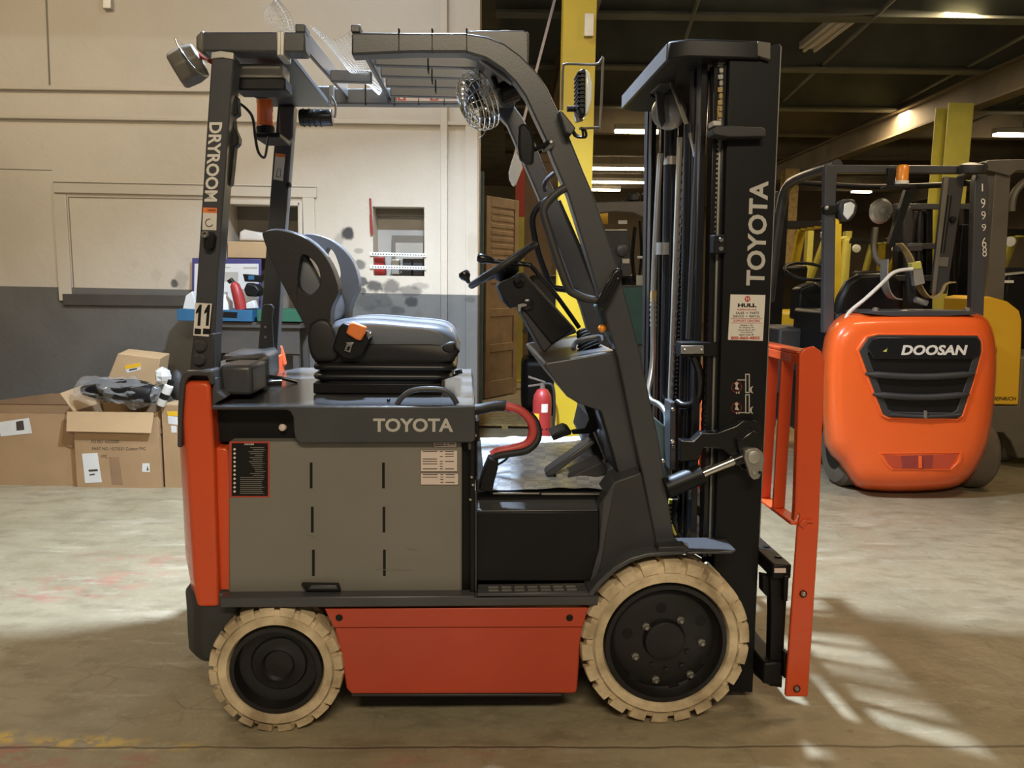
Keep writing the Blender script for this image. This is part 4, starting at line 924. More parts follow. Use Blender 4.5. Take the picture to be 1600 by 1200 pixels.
# ---- mast
MD0, MD1 = .14, .90
prof('mast_channel', [(1140, 92), (1218, 68), (1221, 72), (1200, 560), (1186, 860), (1176, 1082), (1108, 1082), (1117, 860), (1128, 500)], MD0, MD0+.025, 'black', FK, .003)
for (xa_, ya_, xb_, yb_, w_) in ((1216, 70, 1172, 1082, 4), (1138, 92, 1108, 1082, 5)):
    P = [PL(xa_, ya_, MD0+.02), PL(xa_+w_, ya_, MD0+.02), PL(xb_+w_, yb_, MD0+.02), PL(xb_, yb_, MD0+.02)]
    B('channel_flange', MB().prism(P, (0, .08, 0)), 'black', FK, bevel=.002)
B('channel_edge', MB().tube([PL(1220.5, 72, MD0), PL(1199.5, 560, MD0), PL(1186, 855, MD0)], .0018, 6), 'steel_dull', FK)
dxm = MD1 - MD0 - .03
P = [PL(x, y, MD0) for x, y in [(1140, 92), (1205, 90), (1176, 1082), (1108, 1082)]]
B('mast_channel', MB().prism([p + V((0, dxm, 0)) for p in P], (0, .025, 0)), 'black', FK)
# inner mast rails
for i, (xt, xb_, wd_, d_, m_) in enumerate([(1116, 1098, 7, .17, 'black_gloss'), (1126, 1107, 5, .17, 'steel_dull'), (1131, 1111, 5, .16, 'black_gloss'), (1096, 1078, 10, .20, 'black_gloss'), (1085, 1070, 6, .26, 'black')]):
    P = [PL(xt, 100, d_), PL(xt+wd_, 100, d_), PL(xb_+wd_, 870, d_), PL(xb_, 870, d_)]
    B('inner_rail', MB().prism(P, (0, .05, 0)), m_, FK, bevel=.002)
    B('inner_rail', MB().prism([p + V((0, MD1-MD0-.10, 0)) for p in P], (0, .05, 0)), m_, FK, bevel=.002)
def vline(name, xt, yt, xb_, yb_, d, r, m, n=10): return B(name, MB().tube([PL(xt, yt, d), PL(xb_, yb_, d)], r, n), m, FK, smooth=45)
vline('lift_cylinder', 1049, 190, 1038, 830, .62, .026, 'black_gloss', 16)
vline('lift_cylinder', 1078, 195, 1066, 830, .30, .020, 'black_gloss', 16)
q = vline('cylinder_rod', 1047, 150, 1046, 255, .62, .017, 'chrome', 14)
B('rod_collar', MB().lathe([(.027, 0), (.027, .03), (.02, .034)], PL(1048, 258, .62), (0, 0, 1), 14), 'steel_dull', q, smooth=40)
B('cylinder_clamp', MB().lathe([(.029, 0), (.029, .045)], PL(1037, 398, .62), (0, 0, 1), 16, ), 'steel_dull', FK, smooth=40)
vline('lift_pipe', 1062, 215, 1046, 660, .55, .010, 'zinc', 8)
vline('lift_pipe', 1096, 112, 1076, 530, .24, .011, 'charcoal', 8)
vline('lift_pipe', 1104, 112, 1084, 535, .22, .010, 'black_gloss', 8)
vline('lift_pipe', 1144, 95, 1140, 200, .2, .010, 'black_gloss', 8)
B('lift_hose', ptube([(1032, 240, .7), (1028, 300, .7), (1021, 450, .7), (1020, 560, .68), (1013, 612, .64), (1017, 625, .6), (1030, 632, .55), (1040, 645, .5), (1042, 665, .48)], .011, 10), 'steel', FK, smooth=45)
for i in range(5):
    p = PL(1020.5, 478+i*8, .70); B('hose_ferrule', MB().lathe([(.0135, 0), (.0135, .009)], p, (0, 0, 1), 10), 'zinc', FK)
B('hose_label', MB().lathe([(.0125, 0), (.0125, .045)], PL(1020.5, 472, .70), (0, 0, 1), 10), 'wood', FK)
# chains: alternate plates with bright pins
def chain(xt, yt, xb_, yb_, d, nm):
    a_, b2 = PL(xt, yt, d), PL(xb_, yb_, d); n2 = 64; mb = MB(); mp = MB()
    for i in range(n2):
        p = a_.lerp(b2, (i+.5)/n2); h_ = (a_-b2).length/n2
        w_ = .009 if i % 2 else .0065
        mb.box(p.x-w_, p.x+w_, p.y-.012, p.y+.012, p.z-h_*.62, p.z+h_*.62)
        mp.box(p.x-.003, p.x+.003, p.y-.016, p.y-.010, p.z-.003, p.z+.003)
    o = B(nm, mb, 'black', FK); B('chain_pins', mp, 'steel', o)['kind'] = 'stuff'
chain(1072, 240, 1052, 660, .40, 'lift_chain'); chain(1120, 215, 1100, 680, .19, 'lift_chain')
for i in range(9): pbox('chain_link', 1122+(i % 2)*2, 96+i*10, 1134-(i % 2)*2, 104+i*10, .165, .19, 'steel_dull' if i < 4 else 'wood', FK, .002)
B('chain_anchor', pcyl((1121, 160, .18), (1120, 190, .18), .010, 10), 'wood', FK)
# mast top cross plate and pulley
z0, z1 = PL(1100, 92, MD0).z, PL(1100, 63, MD0).z
xl, xr_ = PL(1047, 78, MD0).x, PL(1188, 70, MD0).x
xw = PL(1075, 62, MD0).x
tp = B('top_crosshead', MB().prism([L(xl, MD0+.02, z0), L(xw, MD0-.015, z0), L(xr_, MD0-.015, z0), L(xr_, MD1+.015, z0), L(xw, MD1+.015, z0), L(xl, MD1-.02, z0)], (0, 0, z1-z0)), 'black', FK, bevel=.006)
B('lit_edge', MB().prism([L(xl-.004, MD0+.03, z0), L(xl-.004, MD1-.03, z0), L(xl-.004, MD1-.03, z1-.004), L(xl-.004, MD0+.03, z1-.004)], (.006, 0, 0)), 'charcoal', tp, bevel=.002)  # lighter strip on the black crosshead, paints in its lit rear edge
prof('crosshead_block', [(1184, 64), (1204, 67), (1204, 93), (1184, 87)], MD0-.02, MD0, 'grey_frame', tp, .002)
pp = PL(1045, 175, .55)
pu = B('chain_pulley', MB().lathe([(.055, -.018), (.062, -.014), (.05, -.006), (.05, .006), (.062, .014), (.055, .018)], pp, (.55, 1, 0), 24), 'steel', FK, smooth=40)
prof('pulley_bracket', [(1025, 142), (1038, 146), (1040, 190), (1034, 200), (1028, 185)], .50, .515, 'charcoal', FK, .003)
B('hose_bracket', ptube([(1018, 130, .6), (1015, 142, .6), (1022, 152, .6), (1040, 147, .55), (1050, 128, .5), (1058, 115, .4)], .006), 'black', FK, smooth=45)
pbox('top_valve', 1030, 115, 1058, 132, .45, .60, 'charcoal_flat', FK, .006)
B('top_hose', ptube([(1048, 125, .45), (1062, 165, .35), (1080, 215, .28), (1087, 245, .25)], .008), 'grey_frame', FK, smooth=45)
prof('mast_crossmember', [(1113, 202), (1120, 197), (1142, 196), (1192, 199), (1197, 203), (1197, 213), (1140, 214), (1116, 210)], MD0-.045, MD0+.02, 'charcoal_flat', FK, .003)
pbox('rod_nut', 1114, 188, 1128, 197, MD0-.03, MD0+.02, 'zinc', FK, .003)
pbox('rail_cap', 1115, 367, 1135, 396, MD0-.012, MD0+.05, 'black', FK, .003)
for y in (375, 388.5): bolt(1126.5, y, MD0-.012, .009, 'chrome', FK)
pbox('hose_clamp', 1064, 535, 1122, 557, .155, .22, 'black', FK, .003)
q = pbox('clamp_plate', 1065, 540, 1100, 553, .145, .156, 'steel', FK, .002)
for x in (1070, 1096): bolt(x, 547, .145, .005, 'zinc', q)
B('hose_bend', ptube([(1083, 556, .18), (1092, 580, .19), (1093, 605, .2), (1088, 628, .22), (1070, 634, .25), (1058, 628, .28)], .014, 10), 'black_gloss', FK, smooth=45)
prof('manifold', [(1014, 648), (1020, 650), (1046, 672), (1046, 762), (1030, 760), (1020, 720)], .40, .52, 'teal_post', FK, .004)
pbox('valve_body', 1047, 628, 1056, 735, .30, .38, 'charcoal', FK, .004)
for (x, y) in ((1050, 690), (1052, 698), (1036, 720), (1030, 731), (1051, 640)): bolt(x, y, .29, .008, 'chrome', FK)
for k_ in range(3): B('lower_hose', ptube([(1048+k_*5, 780, .3), (1046+k_*4, 810, .3), (1056+k_*3, 835, .3)], .008), ('yellow_pale', 'rubber', 'charcoal')[k_], FK, smooth=45)
for k_ in range(5): B('hose_band', MB().lathe([(.0095, 0), (.0095, .007)], PL(1047.3, 790+k_*7, .30), (0, 0, 1), 8), 'decal_black', FK)
# tilt bracket + cylinder
prof('tilt_bracket', [(1064, 688), (1083, 689), (1096, 676), (1120, 676), (1150, 665), (1160, 657), (1178, 656), (1190, 662), (1190, 700), (1184, 740), (1160, 735), (1130, 702), (1100, 700), (1092, 720), (1064, 722)], .10, MD0, 'black_gloss', FK, .004)
B('tilt_cylinder', pcyl((1040, 763, .09), (1097, 740, .09), .0345, 20), 'black', FK, bevel=.003)
B('tilt_rod', pcyl((1095, 741, .09), (1152, 717, .09), .016, 16), 'chrome', FK, smooth=40)
B('rod_end', pcyl((1146, 720, .09), (1168, 711, .09), .021, 16), 'black_gloss', FK, smooth=40)
q = prof('pin_plate', [(1163, 716), (1164, 706), (1172, 701), (1184, 701), (1192, 707), (1195, 718), (1192, 735), (1186, 748), (1178, 750), (1172, 744), (1168, 730)], .055, .075, 'steel_dull', FK, .002)
B('pin_head', MB().lathe([(.021, 0), (.021, .006), (.016, .008), (.001, .008)], PL(1178, 714, .055), (0, -1, 0), 18), 'zinc', q, smooth=40)
bolt(1178, 739, .055, .008, 'zinc', q); bolt(1187, 738, .055, .005, 'decal_black', q)
prof('pin_boss', [(1152, 690), (1175, 672), (1192, 680), (1192, 706), (1160, 725)], .075, .14, 'black_gloss', FK, .006)
# mast lettering (reads upwards)
a_ = PL(1194.5, 447, MD0-.002); e_ = PL(1201, 283, MD0-.002); up = PL(1165.5, 446, MD0-.002) - a_
text('TOYOTA', a_, e_-a_, up, 'logo', FK, off=.028)
D_ = MD0-.0015
q = B('dealer_sticker', MB().prism([PL(1137.5, 531, D_), PL(1192, 532.5, D_), PL(1196, 461, D_), PL(1141.5, 460, D_)], (0, .0012, 0)), 'decal_white', FK)
D2 = D_-.0008
def rt(s, x0, y0, x1, y1, m, off=.012): ltext(s, x0, y0, x1, y1, D2, m, q, off=off, name='print')
c = PL(1168, 467, D2); B('logo_disc', MB().lathe([(.0095, 0), (.0095, .0005), (.001, .0005)], c, (0, -1, 0), 20), 'decal_red', q)
ltext('H', 1165.6, 464.3, 1170.4, 469.6, D2-.0008, 'decal_white', q, name='print')
rt('HULL', 1153, 474, 1182, 480, 'decal_black', .05); rt('hulllifttruck.com', 1152, 482, 1182, 485, 'decal_red')
rt('SALES  +  PARTS', 1150, 487, 1186, 491, 'ink'); rt('SERVICE  +  RENTAL', 1145, 492.5, 1188, 496, 'ink'); rt('SUPPORT CENTERS', 1146, 499.5, 1187, 503, 'decal_red')
mbs = MB()
for y_ in (497.5, 504.5): mbs.prism([PL(1142, y_+.6, D2), PL(1191, y_+.6, D2), PL(1191, y_, D2), PL(1142, y_, D2)], (0, .0004, 0))
B('rule', mbs, 'decal_red', q)
for i, s_ in enumerate(('Elkhart, IN', 'Ft. Wayne, IN', 'South Bend, IN', 'Grand Rapids, MI', 'Battle Creek, MI')): rt(s_, 1157-(i % 3)*1.5, 507+i*3.7, 1176+(i % 3)*1.5, 509.6+i*3.7, 'ink')
rt('800-860-4855', 1142, 525.5, 1187, 530.5, 'decal_red', .03)
for (ox, oy) in ((0, 0), (0, 32)):
    g_ = MB()
    P = lambda l: [PL(x+ox, y+oy, D_) for x, y in l]
    g_.ringprism(P([(1164.5, 584), (1171.5, 584), (1171.5, 614), (1164.5, 614)]), P([(1166, 585.5), (1170, 585.5), (1170, 612.5), (1166, 612.5)]), (0, .0008, 0))
    yy = 593 if oy == 0 else 614
    g_.prism([PL(1152, yy+1.4+ (0 if oy == 0 else 30), D_), PL(1165, yy+1.4+(0 if oy == 0 else 30), D_), PL(1165, yy+(0 if oy == 0 else 30), D_), PL(1152, yy+(0 if oy == 0 else 30), D_)], (0, .0008, 0))
    g_.prism(P([(1148, 608), (1150, 603), (1148, 599), (1151, 596), (1154, 599), (1152, 603), (1155, 609), (1152, 609)]), (0, .0008, 0))
    g_.prism(P([(1150, 612), (1152, 612), (1152, 615), (1150, 615)]), (0, .0008, 0)); g_.prism(P([(1153.5, 612), (1155.5, 612), (1155.5, 615), (1153.5, 615)]), (0, .0008, 0))
    g_.prism(P([(1177, 603), (1173, 605), (1171.5, 609), (1173, 613), (1177, 615), (1174.6, 611), (1174.6, 607)]), (0, .0008, 0))
    pg = B('warning_pictogram', g_, 'logo', FK)
    cc = PL(1151, 605+oy, D_); B('warning_ring', MB().tube([cc + V((math.cos(t_*.35)*.017, 0, math.sin(t_*.35)*.017)) for t_ in range(18)], .0008, 4, closed=True), 'decal_red', pg)
# ---- carriage
zA, zB = PL(1215, 884, .05).z, PL(1215, 905, .05).z
xc0, xc1 = PL(1203, 890, .06).x, PL(1237, 890, .06).x
cr = B('carriage_bar', MB().box(xc0+.01, xc1, .06-HALF, 1.0-HALF, zA-.05, zA), 'black', FK, bevel=.006)
for i in range(9): B('bar_notch', MB().box(xc1-.03, xc1-.01, .12+i*.1-HALF, .135+i*.1-HALF, zA-.004, zA+.004), 'black_gloss', cr)
decal('bar_label', 1210, 888, 1228, 895, .0585, 'decal_pink', cr)
zC = PL(1215, 1060, .06).z
B('carriage_bar', MB().box(xc0, xc1-.01, .06-HALF, 1.0-HALF, zC-.02, zC+.055), 'black', FK, bevel=.006)
prof('carriage_plate', [(1204, 895), (1232, 895), (1228, 960), (1222, 1075), (1202, 1072), (1205, 960)], .08, .12, 'black', FK, .003)
prof('carriage_plate', [(1192, 900), (1204, 902), (1202, 935), (1196, 930), (1192, 925)], .10, .14, 'black', FK, .003)
B('carriage_plate', MB().prism([PL(x, y, .08) + V((0, .86, 0)) for x, y in [(1204, 895), (1232, 895), (1222, 1075), (1202, 1072)]], (0, .04, 0)), 'black', FK, bevel=.003)
B('side_shift_rod', MB().tube([PL(1184, 1050, .2), PL(1200, 1062, .08)], .016, 10), 'charcoal', FK, smooth=45)
for y in (900, 1020): prof('mast_roller', [(1226, y), (1233, y), (1231, y+40), (1225, y+40)], .05, .08, 'black', FK, .003)
# ---- load backrest
op = prof('backrest_post', [(1250, 553), (1256, 545), (1272, 541), (1284, 549), (1289, 565), (1280, 820), (1263, 1087), (1262, 1089), (1228, 1089), (1228, 1085), (1247, 822), (1251, 805), (1244, 800)], .02, .036, 'orange', FK, .004)
prof('post_edge', [(1241, 815), (1249, 803), (1256, 640), (1257, 552), (1250, 551), (1243, 790)], .022, .05, 'orange', FK, .003)
for (x, y) in ((1255, 928), (1245, 1076)):
    bolt(x, y, .018, .012, 'decal_black', op); bolt(x, y, .012, .008, 'steel', op)
prof('gusset', [(1248, 820), (1256, 812), (1270, 812), (1272, 818), (1262, 817), (1256, 826)], .012, .022, 'orange', op, .002)
zT1, zT0 = PL(1270, 543, .03).z, PL(1270, 556, .03).z
xp0, xp1 = PL(1252, 560, .03).x, PL(1288, 560, .03).x
B('backrest_rail', MB().box(xp0, xp1-.01, .03-HALF, 1.04-HALF, zT0, zT0+.012).box(xp0, xp0+.012, .03-HALF, 1.04-HALF, zT0-.03, zT0), 'orange', FK, bevel=.003)
zL = PL(1245, 815, .03).z
B('backrest_rail', MB().box(xp0+.0, xp1-.03, .03-HALF, 1.04-HALF, zL-.012, zL), 'orange', FK, bevel=.003)
for d_ in (.175, .30, .425, .55, .675, .80, .925):
    B('backrest_bar', MB().box(xp0, xp0+.042, d_-HALF, d_+.014-HALF, zL, zT0), 'orange', FK, bevel=.003)
B('backrest_post', MB().box(xp0, xp0+.085, 1.02-HALF, 1.036-HALF, .12, zT0), 'orange', FK, bevel=.003)
# ================================================================ THINGS BY THE WALL
def wprof(name, px, Y, dy, m, par=None, bevel=.004, **k):
    return B(name, MB().prism([PW(x, y, Y) for x, y in px], (0, dy, 0)), m, par, bevel=bevel, **k)
def wbox(name, x0, y0, x1, y1, Y, dy, m, par=None, bevel=.004, **k): return wprof(name, [(x0, y1), (x1, y1), (x1, y0), (x0, y0)], Y, dy, m, par, bevel, **k)
def wdecal(name, px, Y, m, par, t=.0015): return B(name, MB().prism([PW(x, y, Y) for x, y in px], (0, t, 0)), m, par)
def wtext(s, x0, y0, x1, y1, Y, m, par, **k):
    bl = PW(x0, y1, Y); return text(s, bl, PW(x1, y1, Y)-bl, PW(x0, y0, Y)-bl, m, par, **k)
def wtube(pts, r, n=8, k=5): return MB().tube(smooth_path([PW(*p) for p in pts], k), r, n)
# cartons: open boxes made of four walls, floor and flaps
def carton(px, yb, x1, y0, Y, dep, label, m, th=.006):
    a = PW(px, yb, Y); b = PW(x1, yb, Y); zt = PW(px, y0, Y).z
    t = thing('cardboard_box', ((a.x+b.x)/2, Y+dep/2, 0), label, 'box', 'cardboard boxes along the wall')
    B('front_wall', MB().box(a.x, b.x, Y, Y+th, 0, zt), m, t); B('back_wall', MB().box(a.x, b.x, Y+dep-th, Y+dep, 0, zt), m, t)
    B('side_wall', MB().box(a.x, a.x+th, Y+th, Y+dep-th, 0, zt), m, t); B('side_wall', MB().box(b.x-th, b.x, Y+th, Y+dep-th, 0, zt), m, t)
    B('box_floor', MB().box(a.x+th, b.x-th, Y+th, Y+dep-th, 0, th), m, t)
    return t, a.x, b.x, zt
YB = G(180, 762).y
t, xa_, xb_, zt = carton(-90, 758, 122, 645, YB+.03, .40, 'large brown open cardboard box at the left edge of the picture', 'card')
B('flap', MB().prism([(xa_, YB+.42, zt), (xb_, YB+.42, zt), (xb_, YB+.43, zt+.08), (xa_+.55, YB+.43, zt+.08)], (0, .006, 0)), 'card_dark', t)
B('flap', MB().prism([(xb_-.09, YB+.022, zt-.20), (xb_+.005, YB+.022, zt-.24), (xb_+.005, YB+.028, zt), (xb_-.06, YB+.028, zt)], (0, .005, 0)), 'card_dark', t)
lab = wdecal('shipping_label', [(1, 682), (50, 677), (45, 653), (-3, 660)], YB+.028, 'paper', t)
wdecal('barcode', [(26, 673), (38, 671.5), (36, 657), (25, 659)], YB+.0268, 'ink', lab)
t, xa_, xb_, zt = carton(121, 761, 252, 643, YB, .38, 'brown open cardboard box with printed part number and white labels', 'card')
B('flap', MB().prism([(xa_-.03, YB-.012, zt+.0), (xb_-.02, YB-.012, zt+.0), (xb_-.035, YB-.035, zt-.135), (xa_-.03, YB-.035, zt-.13)], (0, .006, 0)), 'card_light', t)
B('flap', MB().prism([(xa_-.01, YB+.02, zt), (xa_-.01, YB+.36, zt), (xa_-.09, YB+.36, zt+.14), (xa_-.09, YB+.02, zt+.12)], (.006, 0, 0)), 'card_light', t)
B('flap', MB().prism([(xb_-.02, YB+.02, zt), (xb_-.02, YB+.36, zt), (xb_+.002, YB+.36, zt-.17), (xb_+.002, YB+.02, zt-.15)], (.006, 0, 0)), 'card_dark', t)
for i, (s_, x0, x1, y) in enumerate((('PO NO 16520280', 143, 186, 690), ('PART NO 14275531 Custom PVC', 144, 228, 701), ('1PC', 158, 168, 713))):
    wtext(s_, x0, y-2.5, x1, y+2.5, YB-.001, 'ink', t, off=.0)
lab = wdecal('shipping_label', [(133, 755), (159, 753.5), (152, 708), (128, 709)], YB-.0015, 'paper', t)
wdecal('barcode', [(139, 737), (153, 736), (152, 733), (138, 734)], YB-.0025, 'ink', lab); wdecal('barcode', [(140, 743), (148, 742), (148, 740), (140, 741)], YB-.0025, 'ink', lab)
lab = wdecal('small_label', [(222, 737), (234, 738), (233.5, 724), (222.5, 724)], YB-.0015, 'paper', t); wdecal('label_mark', [(229, 735), (232, 735), (230.5, 728)], YB-.0025, 'ink', lab)
wdecal('packing_tape', [(175, 757), (192, 757), (186, 714), (170, 714)], YB-.0012, 'card_dark', t)
t, xa3, xb3, zt3 = carton(258.5, 763, 293, 634, YB+.02, .36, 'narrow brown cardboard box beside the orange counterweight with a yellow sticker', 'card')
lab = wdecal('yellow_sticker', [(262, 650), (277, 650), (277, 642.5), (260.5, 643)], YB+.0185, 'yellow_jh', t); wdecal('label', [(263, 662), (278, 664), (277, 651), (262, 650)], YB+.0188, 'paper', t); wdecal('label', [(268, 676), (276, 676), (276, 666), (267, 665)], YB+.0188, 'paper', t)
B('lid_flap', MB().box(xa3, xb3, YB+.025, YB+.37, zt3, zt3+.006), 'card_light', t)
# tilted small carton lying on top
a = PW(169, 598, YB+.22)
t = thing('small_carton', PW(210, 598, YB+.3), 'small closed carton with a yellow sticker propped on top of the boxes', 'box')
q = [PW(168, 592, YB+.20), PW(243, 606, YB+.20), PW(250, 560, YB+.20), PW(184, 552.5, YB+.20)]
B('carton_body', MB().prism(q, (0, .16, .02)), 'card_light', t, bevel=.004)
lab = B('sticker', MB().prism([PW(x, y, YB+.1985) for x, y in [(199, 583), (220, 578), (219.5, 567), (195, 571), (195, 576)]], (0, .001, 0)), 'paper', t)
B('sticker_band', MB().prism([PW(x, y, YB+.1978) for x, y in [(195, 577), (219.5, 573), (219.5, 567), (195, 571)]], (0, .0006, 0)), 'yellow_jh', lab)
wdecal('barcode', [(202, 579.5), (214, 577), (214, 575), (202, 577)], YB+.1976, 'ink', lab)
# plastic wrapped black parts
t = thing('wrapped_part', PW(185, 635, YB+.15), 'black padded part in crumpled clear plastic on the open box', 'wrapped part')
def blob(path, radii, sq, m, name, seed, n=14, amp=.18):
    P = smooth_path(path, 4); mb = MB(); rings = []
    for i, p in enumerate(P):
        f = i/(len(P)-1)*(len(radii)-1); k = min(int(f), len(radii)-2); r = lerp(radii[k], radii[k+1], f-k)
        tng = (P[min(i+1, len(P)-1)]-P[max(i-1, 0)]).normalized(); b_ = V((0, 1, 0)); a_ = tng.cross(b_).normalized()
        rings.append([p + a_*math.cos(2*math.pi*j/n)*r*(1+amp*noise.noise(p*11+V((j*.9, seed, 0)))) + b_*math.sin(2*math.pi*j/n)*r*sq*(1+amp*noise.noise(p*11+V((seed, j*.9, 0)))) for j in range(n)])
    return B(name, mb.loft(rings), m, t, smooth=18 if amp > .3 else 40)
blob([PW(130, 610, YB+.045), PW(155, 608, YB+.045), PW(190, 610, YB+.045), PW(215, 612, YB+.045), PW(240, 616, YB+.045)], [.03, .07, .075, .08, .06], 1.2, 'black', 'padded_part', 1)
blob([PW(122, 618, YB+.045), PW(135, 608, YB+.045), PW(160, 606, YB+.045), PW(190, 610, YB+.045), PW(215, 614, YB+.045), PW(250, 613, YB+.045)], [.035, .07, .085, .085, .10, .03], .95, 'plastic_wrap', 'plastic_film', 5, 22, .55)
# spray can and crumpled paper
a, b = PW(251, 633, YB-.02), PW(265, 601, YB-.02)
t = thing('spray_can', a, 'white and grey spray can leaning on the boxes', 'spray can')
B('can_body', MB().lathe([(.028, 0), (.030, .004), (.030, (b-a).length-.01), (.02, (b-a).length)], a, b-a, 18), 'paper', t, smooth=40)
B('can_cap', MB().cyl(b, b + (b-a).normalized()*.03, .02, 14), 'decal_black', t)
B('can_band', MB().lathe([(.0305, .05), (.0305, .09)], a, b-a, 18, cap=False), 'decal_black', t, smooth=40)
c = PW(255, 587, YB+.10); mb = MB(); rings = []
for i in range(7):
    a_ = math.pi*i/6; rings.append([c + V((math.sin(a_)*.055*math.cos(b_*.7), math.sin(a_)*.05*math.sin(b_*.7), math.cos(a_)*.06))*(1+.35*noise.noise(V((i*1.3, b_*1.7, 3)))) for b_ in range(9)])
tag(B('crumpled_paper', mb.loft(rings), 'paper'), 'crumpled white paper wedged beside the small carton', 'paper')
c = PW(277, 601, YB+.24); rings = []
for i in range(7):
    a_ = math.pi*i/6; rings.append([c + V((math.sin(a_)*.06*math.cos(b_*.6), math.sin(a_)*.05*math.sin(b_*.6), math.cos(a_)*.11))*(1+.2*noise.noise(V((i, b_*1.1, 8)))) for b_ in range(11)])
tag(B('dark_cushion', MB().loft(rings), 'charcoal_flat', smooth=60), 'dark grey rounded cushion standing behind the spray can', 'cushion')
# bench with trays
BY = WY - .36
za = PW(360, 503, BY).z; xa_, xb_ = PW(306, 500, BY).x, PW(470, 500, BY).x
t = thing('work_bench', ((xa_+xb_)/2, BY+.17, 0), 'dark steel work bench against the wall behind the forklift seat', 'bench')
B('bench_top', MB().box(xa_, xb_, BY, WY-.025, za-.04, za), 'bench', t, bevel=.004)
B('apron', MB().box(xa_+.02, xb_-.02, BY+.02, BY+.04, za-.22, za-.04), 'bench', t)
for x in (xa_+.03, xb_-.07):
    for y in (BY+.03, WY-.07): B('leg', MB().box(x, x+.04, y, y+.04, 0, za-.04), 'bench', t)
def tray(x0, x1, y0, y1, Y, dep, m, label):
    a, b = PW(x0, y1, Y), PW(x1, y1, Y); z1 = PW(x0, y0, Y).z; z0 = max(a.z, za)
    t = thing('parts_tray', ((a.x+b.x)/2, Y+dep/2, z0), label, 'tray', 'parts trays on the bench')
    th = .006
    B('front_wall', MB().box(a.x, b.x, Y, Y+th, z0, z1), m, t, bevel=.002); B('back_wall', MB().box(a.x, b.x, Y+dep-th, Y+dep, z0, z1), m, t, bevel=.002)
    B('end_wall', MB().box(a.x, a.x+th, Y+th, Y+dep-th, z0, z1), m, t); B('end_wall', MB().box(b.x-th, b.x, Y+th, Y+dep-th, z0, z1), m, t)
    B('tray_floor', MB().box(a.x+th, b.x-th, Y+th, Y+dep-th, z0, z0+th), m, t)
    return t, z0, z1
t, z0, z1 = tray(277, 394, 483, 501, BY-.02, .30, 'blue_tray', 'blue metal tray full of bottles and rags on the bench')
wdecal('dirty_label', [(348, 496), (370, 497), (371, 488), (349, 487)], BY-.0215, 'decal_black', t)
tray(402, 470, 484, 502, BY-.02, .30, 'green_tray', 'green tray on the bench behind the forklift seat')
def stand(name, label, cat, px, m, Y, dy, bevel=.006, **k):
    o = wprof(name, px, Y, dy, m, None, bevel, **k); return tag(o, label, cat)
YS = BY + .10
q = thing('squeeze_bottle', PW(372, 480, YS), 'red squeeze bottle with black top leaning in the blue tray', 'bottle')
B('bottle_body', wtube([(377, 484, YS), (371, 460, YS), (366, 445, YS)], [.040]*11, 14) if False else MB().tube([PW(377, 484, YS), PW(372, 462, YS), PW(367, 446, YS), PW(365, 441, YS)], [.042, .040, .034, .018], 14), 'red', q, smooth=45)
B('bottle_top', MB().tube([PW(365, 442, YS), PW(362, 437, YS), PW(357, 441, YS)], .016, 8), 'decal_black', q)
q = thing('glass_jug', PW(350, 480, YS+.05), 'white plastic jug standing in the blue tray', 'jug')
B('jug_body', MB().lathe([(.04, 0), (.062, .01), (.062, .12), (.03, .16), (.026, .17)], V((PW(350, 480, YS+.08).x, YS+.08, z0+.008)), (0, 0, 1), 16), 'paper', q, smooth=40)
B('jug_cap', MB().lathe([(.028, .17), (.028, .19), (.001, .19)], V((PW(350, 480, YS+.08).x, YS+.08, z0+.008)), (0, 0, 1), 16), 'white', q, smooth=40)
stand('paper_bag', 'white paper bag slumped at the left end of the blue tray', 'bag', [(285, 483), (290, 462), (300, 455), (305, 470), (304, 484)], 'paper', YS, .10)
stand('black_gloves', 'bundle of black gloves piled in the blue tray', 'gloves', [(380, 452), (385, 441), (400, 445), (407, 455), (402, 464), (384, 463)], 'black', YS+.02, .12, bevel=.015)
stand('white_rag', 'small white folded rag beside the red squeeze bottle', 'rag', [(384, 474), (396, 469), (400, 482), (384, 483)], 'paper', YS-.03, .06)
q = thing('digital_meter', PW(390, 440, YS+.1), 'black hand meter with a small blue screen above the blue tray', 'meter')
wprof('meter_body', [(379, 428), (407, 430), (407, 441), (382, 440)], YS+.08, .03, 'black', q); wprof('meter_screen', [(388, 430.5), (397, 430.5), (397, 437), (388, 437)], YS+.0775, .003, 'blue_tray', q, .0)
q = thing('poster_board', PW(355, 480, WY-.03), 'white board with a purple border leaning on the wall above the blue tray', 'board')
wprof('board_frame', [(299, 484), (300, 403), (408, 405), (408, 486)], WY-.040, .012, 'purple', q); wprof('board_face', [(303, 482), (304, 412), (404, 412), (404, 484)], WY-.0425, .004, 'paper', q, .0)
for (x0, y0, x1, y1) in ((380, 417, 402, 420), (345, 425, 372, 440), (350, 417, 360, 419)): wdecal('print_block', [(x0, y1), (x1, y1), (x1, y0), (x0, y0)], WY-.0435, 'wall_niche', q)
stand('niche_box', 'flat tan cardboard box resting in the wall niche', 'box', [(355, 403), (356, 377), (420, 378), (420, 404)], 'card_light', WY+.02, .2)
c = [PW(x, y, WY+.1) for x, y in [(372, 376), (373, 362), (380, 358), (395, 361), (408, 363), (420, 366), (420, 377)]]
tag(B('plastic_bag', pillow(c, (0, .12, 0), .03, 3), 'paper', smooth=40), 'crumpled translucent plastic bag on the box in the wall niche', 'bag')
stand('red_toolcase', 'red plastic case in the small wall niche', 'case', [(583, 431), (584, 402), (599, 401), (602, 430)], 'red', WY+.05, .08)
q = thing('parts_bin', PW(630, 431, WY+.06), 'dark plastic parts bins side by side in the small wall niche', 'bin')
for x0, x1 in ((629, 643), (645, 661)): wbox('bin_body', x0, 404, x1, 430, WY+.04, .10, 'charcoal_flat', q)
